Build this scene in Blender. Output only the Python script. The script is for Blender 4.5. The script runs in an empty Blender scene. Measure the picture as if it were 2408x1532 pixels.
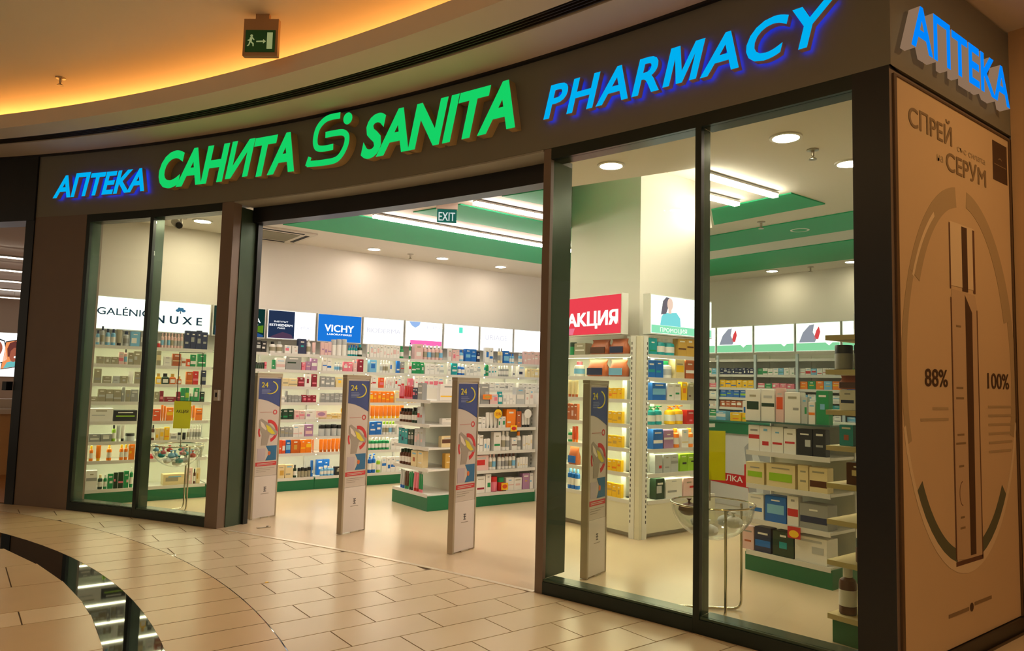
import bpy, math, random
from mathutils import Vector, Matrix
from mathutils.geometry import tessellate_polygon
random.seed(7)
SC = bpy.context.scene
COL = SC.collection
PI = math.pi

# ------------------------------------------------------------------ camera
# world: X = along the shop's side walls, Y = along the shop's back, Z up, metres; camera stands in the mall at the origin
F_PX, PITCH, ROLL, YAW, EYE = 1715.0, math.radians(4.488), math.radians(1.46), math.radians(37.5), 1.49
def cam_axes():
    cp, sp, cr, sr = math.cos(PITCH), math.sin(PITCH), math.cos(ROLL), math.sin(ROLL)
    fw, up, rt = Vector((0, cp, sp)), Vector((0, -sp, cp)), Vector((1, 0, 0))
    r2, u2 = rt * cr + up * sr, up * cr - rt * sr
    R = Matrix.Rotation(-YAW, 3, 'Z')
    return R @ r2, R @ u2, R @ fw
RT, UP, FW = cam_axes()
cd = bpy.data.cameras.new('camera'); cam = bpy.data.objects.new('camera', cd); COL.objects.link(cam)
cd.sensor_width = 36; cd.sensor_fit = 'HORIZONTAL'; cd.lens = F_PX / 2408 * 36; cd.clip_start = .05; cd.clip_end = 200
M = Matrix((RT, UP, -FW)).transposed().to_4x4(); M.translation = (0, 0, EYE); cam.matrix_world = M
SC.camera = cam
def ray(x, y):
    return RT * ((x - 1204) / F_PX) - UP * ((y - 766) / F_PX) + FW
def at_z(x, y, z):
    d = ray(x, y); t = (z - EYE) / d.z; return Vector((d.x * t, d.y * t, z))
def at_y(x, y, Y):
    d = ray(x, y); t = Y / d.y; return Vector((d.x * t, Y, EYE + d.z * t))
def at_x(x, y, X):
    d = ray(x, y); t = X / d.x; return Vector((X, d.y * t, EYE + d.z * t))

# ------------------------------------------------------------------ world and exposure
SC.view_settings.view_transform = 'Standard'; SC.view_settings.look = 'None'
SC.view_settings.exposure = 0.0; SC.view_settings.gamma = 1.0; SC.view_settings.use_curve_mapping = False
SC.cycles.use_denoising = True
SC.cycles.max_bounces = 8; SC.cycles.diffuse_bounces = 4; SC.cycles.glossy_bounces = 4
SC.cycles.transparent_max_bounces = 16; SC.cycles.transmission_bounces = 6
SC.cycles.sample_clamp_indirect = 6.0
W = bpy.data.worlds.new('mall_ambient'); SC.world = W; W.use_nodes = True
W.node_tree.nodes['Background'].inputs[0].default_value = (1.0, .80, .58, 1)
W.node_tree.nodes['Background'].inputs[1].default_value = 0.32
L_COVE, L_MALL, L_DOWN, L_LINEAR, L_SHELF, L_BOX = 15.5, 200.0, 170.0, 38.0, 22.0, 1.9

# ------------------------------------------------------------------ materials
def lin(c):
    return tuple(((v / 255) / 12.92 if v / 255 <= .04045 else ((v / 255 + .055) / 1.055) ** 2.4) for v in c)
_m = {}
def mat(name, rgb, rough=.5, metal=0.0, var=0.0, scale=8.0, bump=0.0, ior=1.5, coat=0.0):
    if name in _m: return _m[name]
    m = bpy.data.materials.new(name); m.use_nodes = True
    nt = m.node_tree; b = nt.nodes['Principled BSDF']
    col = lin(rgb)
    b.inputs['Base Color'].default_value = (*col, 1); b.inputs['Roughness'].default_value = rough
    b.inputs['Metallic'].default_value = metal; b.inputs['IOR'].default_value = ior
    b.inputs['Coat Weight'].default_value = coat
    if var or bump:
        tc = nt.nodes.new('ShaderNodeTexCoord'); nz = nt.nodes.new('ShaderNodeTexNoise')
        nz.inputs['Scale'].default_value = scale; nz.inputs['Detail'].default_value = 4
        nt.links.new(tc.outputs['Object'], nz.inputs['Vector'])
        if var:
            mr = nt.nodes.new('ShaderNodeMapRange'); mr.inputs[3].default_value = 1 - var; mr.inputs[4].default_value = 1 + var
            nt.links.new(nz.outputs['Fac'], mr.inputs[0])
            mx = nt.nodes.new('ShaderNodeVectorMath'); mx.operation = 'SCALE'; mx.inputs[0].default_value = col
            nt.links.new(mr.outputs[0], mx.inputs['Scale']); nt.links.new(mx.outputs[0], b.inputs['Base Color'])
        if bump:
            bp = nt.nodes.new('ShaderNodeBump'); bp.inputs['Strength'].default_value = bump; bp.inputs['Distance'].default_value = .01
            nt.links.new(nz.outputs['Fac'], bp.inputs['Height']); nt.links.new(bp.outputs[0], b.inputs['Normal'])
    _m[name] = m; return m
def glow(name, rgb, strength):
    if name in _m: return _m[name]
    m = bpy.data.materials.new(name); m.use_nodes = True; nt = m.node_tree; nt.nodes.clear()
    e = nt.nodes.new('ShaderNodeEmission'); o = nt.nodes.new('ShaderNodeOutputMaterial')
    e.inputs[0].default_value = (*lin(rgb), 1); e.inputs[1].default_value = strength
    nt.links.new(e.outputs[0], o.inputs[0]); _m[name] = m; return m
def paper(name, rgb):
    if name in _m: return _m[name]
    m = bpy.data.materials.new(name); m.use_nodes = True; nt = m.node_tree; nt.nodes.clear(); N = nt.nodes.new
    a, b, x, o = N('ShaderNodeBsdfDiffuse'), N('ShaderNodeBsdfTranslucent'), N('ShaderNodeMixShader'), N('ShaderNodeOutputMaterial')
    a.inputs[0].default_value = b.inputs[0].default_value = (*lin(rgb), 1); x.inputs[0].default_value = .5
    nt.links.new(a.outputs[0], x.inputs[1]); nt.links.new(b.outputs[0], x.inputs[2]); nt.links.new(x.outputs[0], o.inputs[0]); _m[name] = m; return m
def clear(name, tint, base=.03, gain=.55, rough=.0):
    if name in _m: return _m[name]
    m = bpy.data.materials.new(name); m.use_nodes = True; nt = m.node_tree; nt.nodes.clear(); N = nt.nodes.new
    t, g, x, o = N('ShaderNodeBsdfTransparent'), N('ShaderNodeBsdfGlossy'), N('ShaderNodeMixShader'), N('ShaderNodeOutputMaterial')
    t.inputs[0].default_value = (*tint, 1); g.inputs['Roughness'].default_value = rough
    lw, p, ml = N('ShaderNodeLayerWeight'), N('ShaderNodeMath'), N('ShaderNodeMath')
    lw.inputs[0].default_value = .5; p.operation = 'POWER'; p.inputs[1].default_value = 4.0
    ml.operation = 'MULTIPLY_ADD'; ml.inputs[1].default_value = gain; ml.inputs[2].default_value = base
    nt.links.new(lw.outputs['Facing'], p.inputs[0]); nt.links.new(p.outputs[0], ml.inputs[0]); nt.links.new(ml.outputs[0], x.inputs[0])
    nt.links.new(t.outputs[0], x.inputs[1]); nt.links.new(g.outputs[0], x.inputs[2]); nt.links.new(x.outputs[0], o.inputs[0])
    _m[name] = m; return m

WHITE = mat('white_plaster', (226, 220, 210), .7, var=.02, scale=2)
CEILW = mat('ceiling_paint', (230, 224, 214), .75, var=.015, scale=2)
MALLC = mat('mall_ceiling_paint', (226, 214, 194), .8, var=.02, scale=1.5)
GREENC = mat('green_ceiling_paint', (14, 170, 114), .55)
FASC = mat('taupe_cladding', (120, 116, 100), .45, var=.05, scale=3)
PILL = mat('brown_cladding', (116, 98, 82), .5, var=.06, scale=5)
DARK = mat('dark_aluminium', (20, 32, 24), .28, metal=.2, var=.05, scale=20)
DARKG = mat('grey_green_aluminium', (66, 82, 66), .25, metal=.4, var=.04, scale=20)
BLACK = mat('black_metal', (14, 15, 14), .35)
GLASS = clear('window_glass', (.93, .97, .875), .022, .55)
ACRYL = clear('clear_acrylic', (.96, .975, .97), .05, .7, .03)
TILE = mat('beige_stone_tile', (216, 198, 166), .26, var=.05, scale=3)
TILE2 = mat('tan_stone_tile', (208, 180, 138), .26, var=.05, scale=3)
TILE3 = mat('pale_stone_tile', (224, 200, 160), .28, var=.04, scale=3)
GROUT = mat('dark_grout', (92, 74, 52), .8)
BLKGL = mat('black_polished_stone', (10, 11, 9), .03, ior=2.0)
SFLOOR = mat('shop_floor_stone', (210, 188, 156), .22, var=.03, scale=2)
SHELF = mat('white_shelf_steel', (226, 226, 220), .4)
SHELFB = mat('white_back_panel', (228, 228, 214), .55)
GREEN = mat('green_plinth', (0, 104, 62), .45, var=.04, scale=6)
CHROME = mat('chrome', (215, 208, 190), .14, metal=1.0)
STEEL = mat('brushed_steel', (180, 172, 158), .35, metal=.9)
SLOT = mat('black_slot', (12, 12, 12), .7)
GREYM = mat('light_grey_plastic', (188, 184, 176), .45)
LED = glow('led_white', (255, 238, 228), L_LINEAR)
SPOT = glow('downlight_lens', (255, 234, 214), L_DOWN)
SPOT2 = glow('downlight_lens_small', (255, 234, 214), L_DOWN * .45)
MSPOT = glow('mall_downlight_lens', (255, 208, 146), L_MALL)
COVE = glow('cove_light', (255, 178, 92), L_COVE)
SLED = glow('shelf_led', (255, 246, 214), L_SHELF)
LBW = glow('lightbox_white', (250, 253, 255), L_BOX)

# ------------------------------------------------------------------ mesh helpers
class MB:
    def __init__(s): s.v = []; s.f = []; s.mi = []; s.cur = 0
    def add(s, vs, fs):
        o = len(s.v); s.v += [tuple(p) for p in vs]
        for f in fs: s.f.append(tuple(o + i for i in f)); s.mi.append(s.cur)
        return s
    def hexa(s, b, t):
        return s.add(list(b) + list(t), [(3, 2, 1, 0), (4, 5, 6, 7), (0, 1, 5, 4), (1, 2, 6, 5), (2, 3, 7, 6), (3, 0, 4, 7)])
    def box(s, x0, x1, y0, y1, z0, z1):
        return s.hexa([(x0, y0, z0), (x1, y0, z0), (x1, y1, z0), (x0, y1, z0)], [(x0, y0, z1), (x1, y0, z1), (x1, y1, z1), (x0, y1, z1)])
    def prism(s, pts, z0, z1):
        n = len(pts)
        return s.add([(p[0], p[1], z0) for p in pts] + [(p[0], p[1], z1) for p in pts],
                     [tuple(range(n - 1, -1, -1)), tuple(range(n, 2 * n))] + [(i, (i + 1) % n, n + (i + 1) % n, n + i) for i in range(n)])
    def fbox(s, fr, u0, u1, v0, v1, d0, d1):
        P = fr.pt
        return s.hexa([P(u0, v0, d1), P(u1, v0, d1), P(u1, v0, d0), P(u0, v0, d0)], [P(u0, v1, d1), P(u1, v1, d1), P(u1, v1, d0), P(u0, v1, d0)])
    def fprism(s, fr, pts, d0, d1):
        n = len(pts)
        return s.add([fr.pt(u, v, d0) for u, v in pts] + [fr.pt(u, v, d1) for u, v in pts],
                     [tuple(range(n - 1, -1, -1)), tuple(range(n, 2 * n))] + [(i, (i + 1) % n, n + (i + 1) % n, n + i) for i in range(n)])
    def lathe(s, c, prof, n=16, caps=True):
        vs = []; fs = []; k = len(prof)
        for r, z in prof:
            for i in range(n): vs.append((c[0] + r * math.cos(2 * PI * i / n), c[1] + r * math.sin(2 * PI * i / n), c[2] + z))
        for j in range(k - 1):
            for i in range(n): fs.append((j * n + i, j * n + (i + 1) % n, (j + 1) * n + (i + 1) % n, (j + 1) * n + i))
        if caps: fs += [tuple(range(n - 1, -1, -1)), tuple((k - 1) * n + i for i in range(n))]
        return s.add(vs, fs)
    def tube(s, path, r, n=8):
        path = [Vector(p) for p in path]; vs = []; fs = []; prev = None
        for i, p in enumerate(path):
            t = (path[min(i + 1, len(path) - 1)] - path[max(i - 1, 0)]).normalized()
            if prev is None: prev = t.orthogonal().normalized()
            a = (prev - t * prev.dot(t)).normalized(); b = t.cross(a); prev = a
            for k in range(n): vs.append(p + a * (r * math.cos(2 * PI * k / n)) + b * (r * math.sin(2 * PI * k / n)))
        for i in range(len(path) - 1):
            for k in range(n): fs.append((i * n + k, i * n + (k + 1) % n, (i + 1) * n + (k + 1) % n, (i + 1) * n + k))
        fs += [tuple(range(n - 1, -1, -1)), tuple((len(path) - 1) * n + k for k in range(n))]
        return s.add(vs, fs)
    def arc(s, t0, t1, r0, r1, z0, z1, n=48, c=None):
        c = c or FC; vs = []; fs = []
        for i in range(n + 1):
            t = math.radians(t0 + (t1 - t0) * i / n)
            for r, z in ((r0, z0), (r1, z0), (r1, z1), (r0, z1)): vs.append((c[0] + r * math.cos(t), c[1] + r * math.sin(t), z))
        for i in range(n):
            for k in range(4): fs.append((4 * i + k, 4 * i + 4 + k, 4 * i + 4 + (k + 1) % 4, 4 * i + (k + 1) % 4)[::-1])
        fs += [(0, 1, 2, 3), tuple(4 * n + k for k in (3, 2, 1, 0))]
        return s.add(vs, fs)
    def mesh(s, name, off=(0, 0, 0), smooth=False):
        me = bpy.data.meshes.new(name)
        me.from_pydata([(v[0] - off[0], v[1] - off[1], v[2] - off[2]) for v in s.v], [], s.f); me.update()
        import bmesh
        bm = bmesh.new(); bm.from_mesh(me); bmesh.ops.recalc_face_normals(bm, faces=bm.faces); bm.to_mesh(me); bm.free()
        if any(s.mi):
            for p, k in zip(me.polygons, s.mi): p.material_index = k
        if smooth:
            me.shade_smooth() if hasattr(me, 'shade_smooth') else None
            try: me.set_sharp_from_angle(angle=math.radians(40))
            except Exception: pass
        return me
class Fr:                       # a wall-like frame: u to the reader's right, v up, d out of the wall towards the reader
    def __init__(s, o, r, z=0): s.o = Vector((o[0], o[1], z)); s.r = Vector((r[0], r[1], 0)).normalized(); s.n = s.r.cross(Vector((0, 0, 1)))
    def pt(s, u, v, d=0): return s.o + s.r * u + Vector((0, 0, v)) + s.n * d
    def mat(s):
        m = Matrix((s.r, Vector((0, 0, 1)), s.n)).transposed().to_4x4(); m.translation = s.o; return m
def WY(y): return Fr((0, y), (1, 0))          # faces -Y ; u = x
def WX(x): return Fr((x, 0), (0, -1))         # faces -X ; u = -y
FC, FR_ = (-13.2034, -.2995), 17.2
def FT(theta, off=0.0):                        # tangent frame on the curved shopfront
    t = math.radians(theta); return Fr((FC[0] + (FR_ + off) * math.cos(t), FC[1] + (FR_ + off) * math.sin(t)), (math.sin(t), -math.cos(t)))
def fp(theta, off=0.0):
    t = math.radians(theta); return (FC[0] + (FR_ + off) * math.cos(t), FC[1] + (FR_ + off) * math.sin(t))

def props(o, label=None, cat=None, group=None, kind=None):
    if label: o['label'] = label
    if cat: o['category'] = cat
    if group: o['group'] = group
    if kind: o['kind'] = kind
    return o
def thing(name, loc, label, cat, group=None, kind=None, rz=0):
    o = bpy.data.objects.new(name, None); COL.objects.link(o); o.location = loc; o.rotation_euler = (0, 0, rz); o.empty_display_size = .05
    return props(o, label, cat, group, kind)
def rootloc(p):
    v = Vector((0, 0, 0))
    while p: v += p.location; p = p.parent
    return v
def part(name, mb, m, parent=None, label=None, smooth=False, kind=None):
    off = rootloc(parent)
    me = mb.mesh(name, off, smooth) if isinstance(mb, MB) else mb
    for k in (m if isinstance(m, (list, tuple)) else [m]): me.materials.append(k)
    o = bpy.data.objects.new(name, me); COL.objects.link(o)
    if parent: o.parent = parent
    return props(o, label, None, None, kind)
def single(name, mb, m, label, cat, group=None, kind=None, smooth=False):
    return props(part(name, mb, m, None, smooth=smooth), label, cat, group, kind)

def text_mesh(s, height, extrude=.0, shear=0.0, bold=0.0, sx=1.0, spacing=1.0):
    c = bpy.data.curves.new('txt', 'FONT'); c.body = s; c.extrude = extrude; c.shear = shear; c.offset = bold; c.size = height / .729
    c.resolution_u = 4; c.space_character = spacing
    o = bpy.data.objects.new('txt', c); me = bpy.data.meshes.new_from_object(o)
    bpy.data.objects.remove(o); bpy.data.curves.remove(c)
    if sx != 1.0: me.transform(Matrix.Diagonal((sx, 1, 1, 1)))
    me.materials.clear()
    return me
def bounds(me):
    xs = [v.co.x for v in me.vertices]; return (min(xs), max(xs)) if xs else (0, 0)
def print_text(fr, s, u0, u1, v, height, m, parent, d=.002, name='lettering', shear=0.0, bold=0.0, slope=0.0):
    s = ''.join({'А': 'A', 'С': 'C', 'Н': 'H', 'Т': 'T', 'Е': 'E', 'К': 'K', 'О': 'O', 'Р': 'P', 'М': 'M'}.get(c_, c_) for c_ in s)
    me = text_mesh(s, height, 0.0, shear, 0.0)
    if bold:                                    # heavier strokes: the outline repeated a little to each side
        src = ([tuple(v.co) for v in me.vertices], [tuple(p.vertices) for p in me.polygons]); bpy.data.meshes.remove(me); mm = MB(); e = bold * height
        for k_, (dx, dy) in enumerate(((e, e * .5), (-e, e * .5), (e, -e * .5), (-e, -e * .5), (e, 0), (-e, 0), (0, 0))): mm.add([(x_ + dx, y_ + dy, .00015 * k_) for x_, y_, z_ in src[0]], src[1])
        me = bpy.data.meshes.new('print'); me.from_pydata(mm.v, [], mm.f); me.update()
    a, b = bounds(me)
    sx = (u1 - u0) / max(b - a, 1e-6)
    M_ = fr.mat() @ Matrix.Translation((u0 - a * sx, v, d)) @ Matrix.Diagonal((sx, 1, 1, 1))
    if slope: M_ = fr.mat() @ Matrix.Translation((u0, v, d)) @ Matrix.Rotation(slope, 4, 'Z') @ Matrix.Translation((-a * sx, 0, 0)) @ Matrix.Diagonal((sx, 1, 1, 1))
    me.transform(Matrix.Translation(-rootloc(parent)) @ M_)
    return part(name, me, m, parent)
def decal(fr, pts, m, parent, name, d=.0015, t=.001):
    return part(name, MB().fprism(fr, pts, d - t, d), m, parent)
def rect(u0, u1, v0, v1): return [(u0, v0), (u1, v0), (u1, v1), (u0, v1)]
def ellipse(u, v, a, b, n=24, t0=0, t1=360): return [(u + a * math.cos(math.radians(t0 + (t1 - t0) * i / n)), v + b * math.sin(math.radians(t0 + (t1 - t0) * i / n))) for i in range(n + (0 if t1 - t0 == 360 else 1))]
def band(u, v, a0, b0, a1, b1, t0, t1, n=24):
    o = ellipse(u, v, a1, b1, n, t0, t1 - .001); i = ellipse(u, v, a0, b0, n, t0, t1 - .001); return o + i[::-1]
ORD = ['first', 'second', 'third', 'fourth', 'fifth', 'sixth', 'seventh', 'eighth', 'ninth', 'tenth', 'eleventh', 'twelfth', 'thirteenth', 'fourteenth',
       'fifteenth', 'sixteenth', 'seventeenth', 'eighteenth', 'nineteenth', 'twentieth'] + ['number %d' % i for i in range(21, 60)]

# ================================================================== THE SETTING
ZC = 3.35          # shop ceiling
def clip(poly, c, n):          # keep points with (p-c).n >= 0
    out = []
    for i in range(len(poly)):
        p, q = poly[i], poly[(i + 1) % len(poly)]
        dp = (p[0] - c[0]) * n[0] + (p[1] - c[1]) * n[1]; dq = (q[0] - c[0]) * n[0] + (q[1] - c[1]) * n[1]
        if dp >= 0: out.append(p)
        if (dp >= 0) != (dq >= 0):
            t = dp / (dp - dq); out.append((p[0] + (q[0] - p[0]) * t, p[1] + (q[1] - p[1]) * t))
    return out
def clip_circle(poly, c, r, outside):
    if not poly: return poly
    m = (sum(p[0] for p in poly) / len(poly) - c[0], sum(p[1] for p in poly) / len(poly) - c[1]); L = math.hypot(*m) or 1
    n = (m[0] / L, m[1] / L); e = (c[0] + n[0] * r, c[1] + n[1] * r)
    return clip(poly, e, n if outside else (-n[0], -n[1]))
def area(p): return abs(sum(p[i][0] * p[(i + 1) % len(p)][1] - p[(i + 1) % len(p)][0] * p[i][1] for i in range(len(p)))) / 2

floor = single('floor', MB().box(-9, 11, -6, 26, -.06, -.004), GROUT, 'beige stone tiled floor of the mall in front of the pharmacy', 'floor', kind='structure')
JC, JR = (-6.88, 5.24), 8.54; BO, BOR = (-7.42, 5.14), 8.48; BI, BIR = (-6.72, 5.26), 7.51
G = .004
TX0, TY0 = 1.885, 5.345
cnt = 0
for i in range(-17, 15):
    y1 = TY0 - .3 * i; y0 = y1 - .3
    for k in range(-4, 8):
        x0 = TX0 + .6 * k + (.3 if i % 2 else 0)
        P = [(x0 + G, y0 + G), (x0 + .6 - G, y0 + G), (x0 + .6 - G, y1 - G), (x0 + G, y1 - G)]
        P = clip_circle(P, JC, JR + .003, True); 
        if len(P) < 3: continue
        if y1 > 1.8: P = clip_circle(P, FC, FR_ - .004, False)
        else: P = clip(P, (5.58, 0), (-1, 0))
        if len(P) < 3 or area(P) < .004: continue
        part('tile', MB().prism(P, -.004, 0), TILE, floor); cnt += 1
for i in range(-24, 16):                                   # plain courses between the two curved joints
    y1 = TY0 - .3 * i + .05; y0 = y1 - .3
    P = [(-.5, y0 + G), (2.2, y0 + G), (2.2, y1 - G), (-.5, y1 - G)]
    def arcx(c, r, y):
        q = r * r - (y - c[1]) ** 2; return c[0] + math.sqrt(q) if q > 0 else None
    xa0, xa1, xb0, xb1 = arcx(BO, BOR + .004, y0 + G), arcx(BO, BOR + .004, y1 - G), arcx(JC, JR - .003, y0 + G), arcx(JC, JR - .003, y1 - G)
    if None in (xa0, xa1, xb0, xb1) or xb0 <= xa0 + .05 or xb1 <= xa1 + .05: continue
    part('tile', MB().prism([(xa0, y0 + G), (xb0, y0 + G), (xb1, y1 - G), (xa1, y1 - G)], -.004, 0), TILE2, floor)
for i, (y0, y1, m_) in enumerate([(2.6, 3.2, TILE2), (3.2, 3.8, TILE2), (3.8, 4.55, TILE2), (4.55, 5.22, TILE2), (5.22, 5.52, TILE3), (5.52, 6.15, TILE2), (6.15, 6.8, TILE2), (6.8, 7.5, TILE2), (7.5, 8.2, TILE2), (8.2, 8.9, TILE2)]):
    xs = [-2.2, -1.3, -.46 + (.0 if i % 2 else .08), .44 - (.16 if i % 2 else 0), 2.0]
    for x0, x1 in zip(xs, xs[1:]):
        P = clip_circle([(x0 + G, y0 + G), (x1 - G, y0 + G), (x1 - G, (y0 + y1) / 2), (x1 - G, y1 - G), (x0 + G, y1 - G), (x0 + G, (y0 + y1) / 2)], BI, BIR - .004, False)
        if len(P) > 2 and area(P) > .01: part('tile', MB().prism(P, -.004, 0), m_, floor)
part('inlay_band', MB().arc(-40, 46, BIR, BIR + .9, -.004, -.0012, 64, BI), BLKGL, floor, 'black polished curved inlay band mirroring the shop')
part('paving', MB().box(-8.5, 5.58, -5.5, .3, -.004, 0), TILE2, floor)
def arcpts(t0, t1, off, n): return [fp(t0 + (t1 - t0) * i / n, off) for i in range(n + 1)]
# shop floor
fs = arcpts(7.05, 36.2, .005, 40) + [(.75, 9.95), (10.7, 9.95), (10.7, 1.8)]
single('floor_shop', MB().prism(fs, -.0035, 0), SFLOOR, 'plain beige stone floor inside the pharmacy', 'floor', kind='structure')
single('trim_1', MB().arc(14.9, 26.3, FR_ - .012, FR_ + .028, -.002, .004, 32), mat('pale_threshold', (226, 214, 190), .3, metal=.3), 'pale metal threshold strip across the pharmacy entrance', 'threshold', kind='structure')

# shop walls
single('wall_back', MB().box(.75, 10.7, 9.85, 10.0, 0, 3.9), WHITE, 'white back wall of the pharmacy above the shelf lightboxes', 'wall', kind='structure')
single('wall_far', MB().box(10.55, 10.7, 1.79, 9.85, 0, 3.9), WHITE, 'white far wall of the pharmacy behind the dispensary shelves', 'wall', kind='structure')
side = thing('wall_side', (4.7, 1.85, 0), 'taupe side wall of the pharmacy carrying the spray poster', 'wall', kind='structure')
part('panel', MB().box(3.87, 5.6, 1.79, 1.93, 0, 3.22), PILL, side)
part('fascia', MB().box(3.87, 5.6, 1.785, 2.05, 3.24, 3.95), FASC, side)
part('shadow_gap', MB().box(3.88, 5.6, 1.80, 1.93, 3.22, 3.24), BLACK, side)
part('skirting', MB().box(3.87, 5.6, 1.765, 1.789, 0, .085), BLACK, side)
single('wall_side_inner', MB().box(5.6, 10.7, 1.79, 1.93, 0, 3.9), WHITE, 'white inner side wall of the pharmacy', 'wall', kind='structure')
single('wall_right', MB().box(5.58, 5.75, -3.5, 1.784, 0, 4.4), mat('orange_beige_plaster', (206, 166, 116), .7, var=.03), 'warm beige mall wall right of the poster', 'wall', kind='structure')

# shop ceiling with the raised well around the column
hole = [(4.535, 5.054), (4.93, 3.83), (6.92, 5.24), (6.92, 6.42), (5.72, 6.42)]
outer = arcpts(7.05, 36.2, .03, 40) + [(.75, 9.9), (10.6, 9.9), (10.6, 1.85)]
ol = [Vector((*p, 0)) for p in outer]; hl = [Vector((*p, 0)) for p in hole]
tri = tessellate_polygon([ol, hl]); allp = outer + hole
cm = MB(); cm.add([(x, y, ZC) for x, y in allp], tri)
single('ceiling', cm, CEILW, 'white pharmacy ceiling with green chevron stripes', 'ceiling', kind='structure')
n_ = len(hole); well = thing('ceiling_well', (5.6, 5.0, ZC), 'raised ceiling well around the white column with one green side', 'ceiling', kind='structure')
for i in range(n_):
    p, q = hole[i], hole[(i + 1) % n_]
    part('well_side', MB().add([(*p, ZC), (*q, ZC), (*q, 3.86), (*p, 3.86)], [(0, 1, 2, 3)]), GREENC if i in (0, 4) else WHITE, well)
part('well_top', MB().add([(*p, 3.861) for p in hole], [tuple(range(n_))]), WHITE, well)
STR = [('outer', [(3.10, 8.68), (3.52, 7.56), (8.65, 7.56), (8.65, 2.0), (9.9, 2.0), (9.9, 8.6)], 'long outer green ceiling chevron nearest the shelf wall'),
       ('middle', [(3.94, 6.98), (4.13, 6.32), (7.27, 6.42), (7.27, 2.0), (8.08, 2.0), (8.08, 6.9)], 'middle green ceiling chevron behind the exit sign'),
       ('inner', [(4.246, 5.755), (4.402, 5.25), (4.58, 5.3), (4.98, 5.72)], 'short green ceiling stripe beside the entrance post'),
       ('inner', [(6.18, 4.69), (6.18, 3.78), (6.785, 3.78), (6.785, 5.11)], 'green ceiling stripe with pointed end right of the column')]
for _, pts_, lb in STR:
    t_ = tessellate_polygon([[Vector((*p, 0)) for p in pts_]])
    mb = MB(); n_ = len(pts_)
    mb.add([(x, y, ZC - .012) for x, y in pts_] + [(x, y, ZC) for x, y in pts_], list(t_) + [(i, (i + 1) % n_, n_ + (i + 1) % n_, n_ + i) for i in range(n_)])
    single('ceiling_stripe', mb, GREENC, lb, 'ceiling panel', 'green ceiling stripes', kind='structure')
single('wall_column', MB().box(5.75, 6.88, 5.28, 6.38, 0, 3.86), WHITE, 'square white column rising above the red offer sign', 'column', kind='structure')

# mall soffit, cove and upper ceiling
sof = thing('ceiling_soffit', (2.5, 6, 3.97), 'curved beige mall soffit above the pharmacy sign', 'ceiling', kind='structure')
part('soffit_edge', MB().arc(-8, 62, 16.38, 16.645, 3.965, 4.11, 80), MALLC, sof)
part('soffit_panel', MB().arc(-8, 62, 16.80, 17.6, 3.965, 4.11, 80), MALLC, sof)
part('soffit_panel', MB().arc(38.3, 62, 16.645, 16.80, 3.965, 4.11, 30), MALLC, sof)
part('slot_housing', MB().arc(-8, 38.3, 16.645, 16.80, 4.02, 4.05, 60), SLOT, sof)
for k in range(4): part('slot_blade', MB().arc(-8, 38.3, 16.668 + k * .033, 16.676 + k * .033, 3.968, 4.0, 60), mat('slot_blade', (60, 50, 34), .5), sof)
part('shadow_gap', MB().arc(-2, 40, 17.17, 17.21, 3.945, 3.966, 60), BLACK, sof)
single('ceiling_upper', MB().arc(-40, 75, 3, 17.9, 4.38, 4.46, 70), MALLC, 'warm lit upper mall ceiling behind the cove edge', 'ceiling', kind='structure')
single('wall_cove', MB().arc(-8, 62, 17.05, 17.12, 4.11, 4.38, 70), MALLC, 'hidden back of the curved cove', 'wall', kind='structure')
props(part('cove_light', MB().arc(-8, 62, 16.96, 17.02, 4.112, 4.14, 80), COVE), 'amber cove light strip along the curved soffit edge', 'light')

single('ceiling_side', MB().box(3.6, 7.5, -4.5, 2.2, 3.968, 4.1), MALLC, 'beige mall ceiling above the side fascia', 'ceiling', kind='structure')
# the curved fascia band and the brown end pillar
fas = thing('wall_fascia', (*fp(21, .15), 3.24), 'curved taupe fascia band carrying the illuminated letters', 'fascia', kind='structure')
part('band', MB().arc(6.95, 36.26, FR_, FR_ + .26, 3.24, 3.95, 90), FASC, fas)
single('wall_pillar', MB().arc(33.75, 36.26, FR_ + .002, FR_ + .22, 0, 3.24, 8), PILL, 'brown clad pillar left of the shop windows', 'pillar', kind='structure')
single('wall_corner_post', MB().arc(6.98, 7.62, FR_ + .001, FR_ + .2, 0, 3.24, 4), BLACK, 'black corner post between right window and poster', 'post', kind='structure')

# shop windows
def window(n, t0, t1, label, lm, rm, ld=.14, rd=.14, lmat=DARK):
    tm = (t0 + t1) / 2
    w = thing('window_%d' % n, (*fp(tm, .05), 0), label, 'window', kind='structure')
    part('sill', MB().arc(t0, t1, FR_ + .002, FR_ + .15, 0, .085, 10), DARK, w)
    part('sill_ledge', MB().arc(t0, t1, FR_ + .012, FR_ + .15, .086, .10, 10), DARKG, w)
    part('head', MB().arc(t0, t1, FR_ + .002, FR_ + .15, 3.155, 3.239, 10), DARK, w)
    part('pane', MB().arc(t0 + .02, t1 - .02, FR_ + .03, FR_ + .038, .10, 3.155, 10), GLASS, w)
    for (ta, tb, d_, m1) in (lm, rm):
        if ta is None: continue
        part('mullion_face', MB().arc(ta, tb, FR_ + .003, FR_ + .04, 0, 3.238, 2), m1, w)
        part('mullion_return', MB().arc(ta + .005, tb - .005, FR_ + .04, FR_ + d_, .1, 3.155, 2), DARKG, w)
    return w
NON = (None, None, 0, None)
window(1, 30.66, 33.75, 'tall left shop window in front of the leftmost shelves', (33.58, 33.74, .15, DARK), (30.5, 30.66, .15, DARK))
window(2, 27.3, 30.5, 'tall shop window with the bowl stand beside the left door post', NON, NON)
window(3, 10.82, 14.66, 'wide shop window in front of the red offer sign', (14.66, 14.88, .29, PILL), (10.68, 10.82, .13, DARK))
window(4, 7.62, 10.68, 'wide right shop window beside the black corner post', NON, NON)
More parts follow.
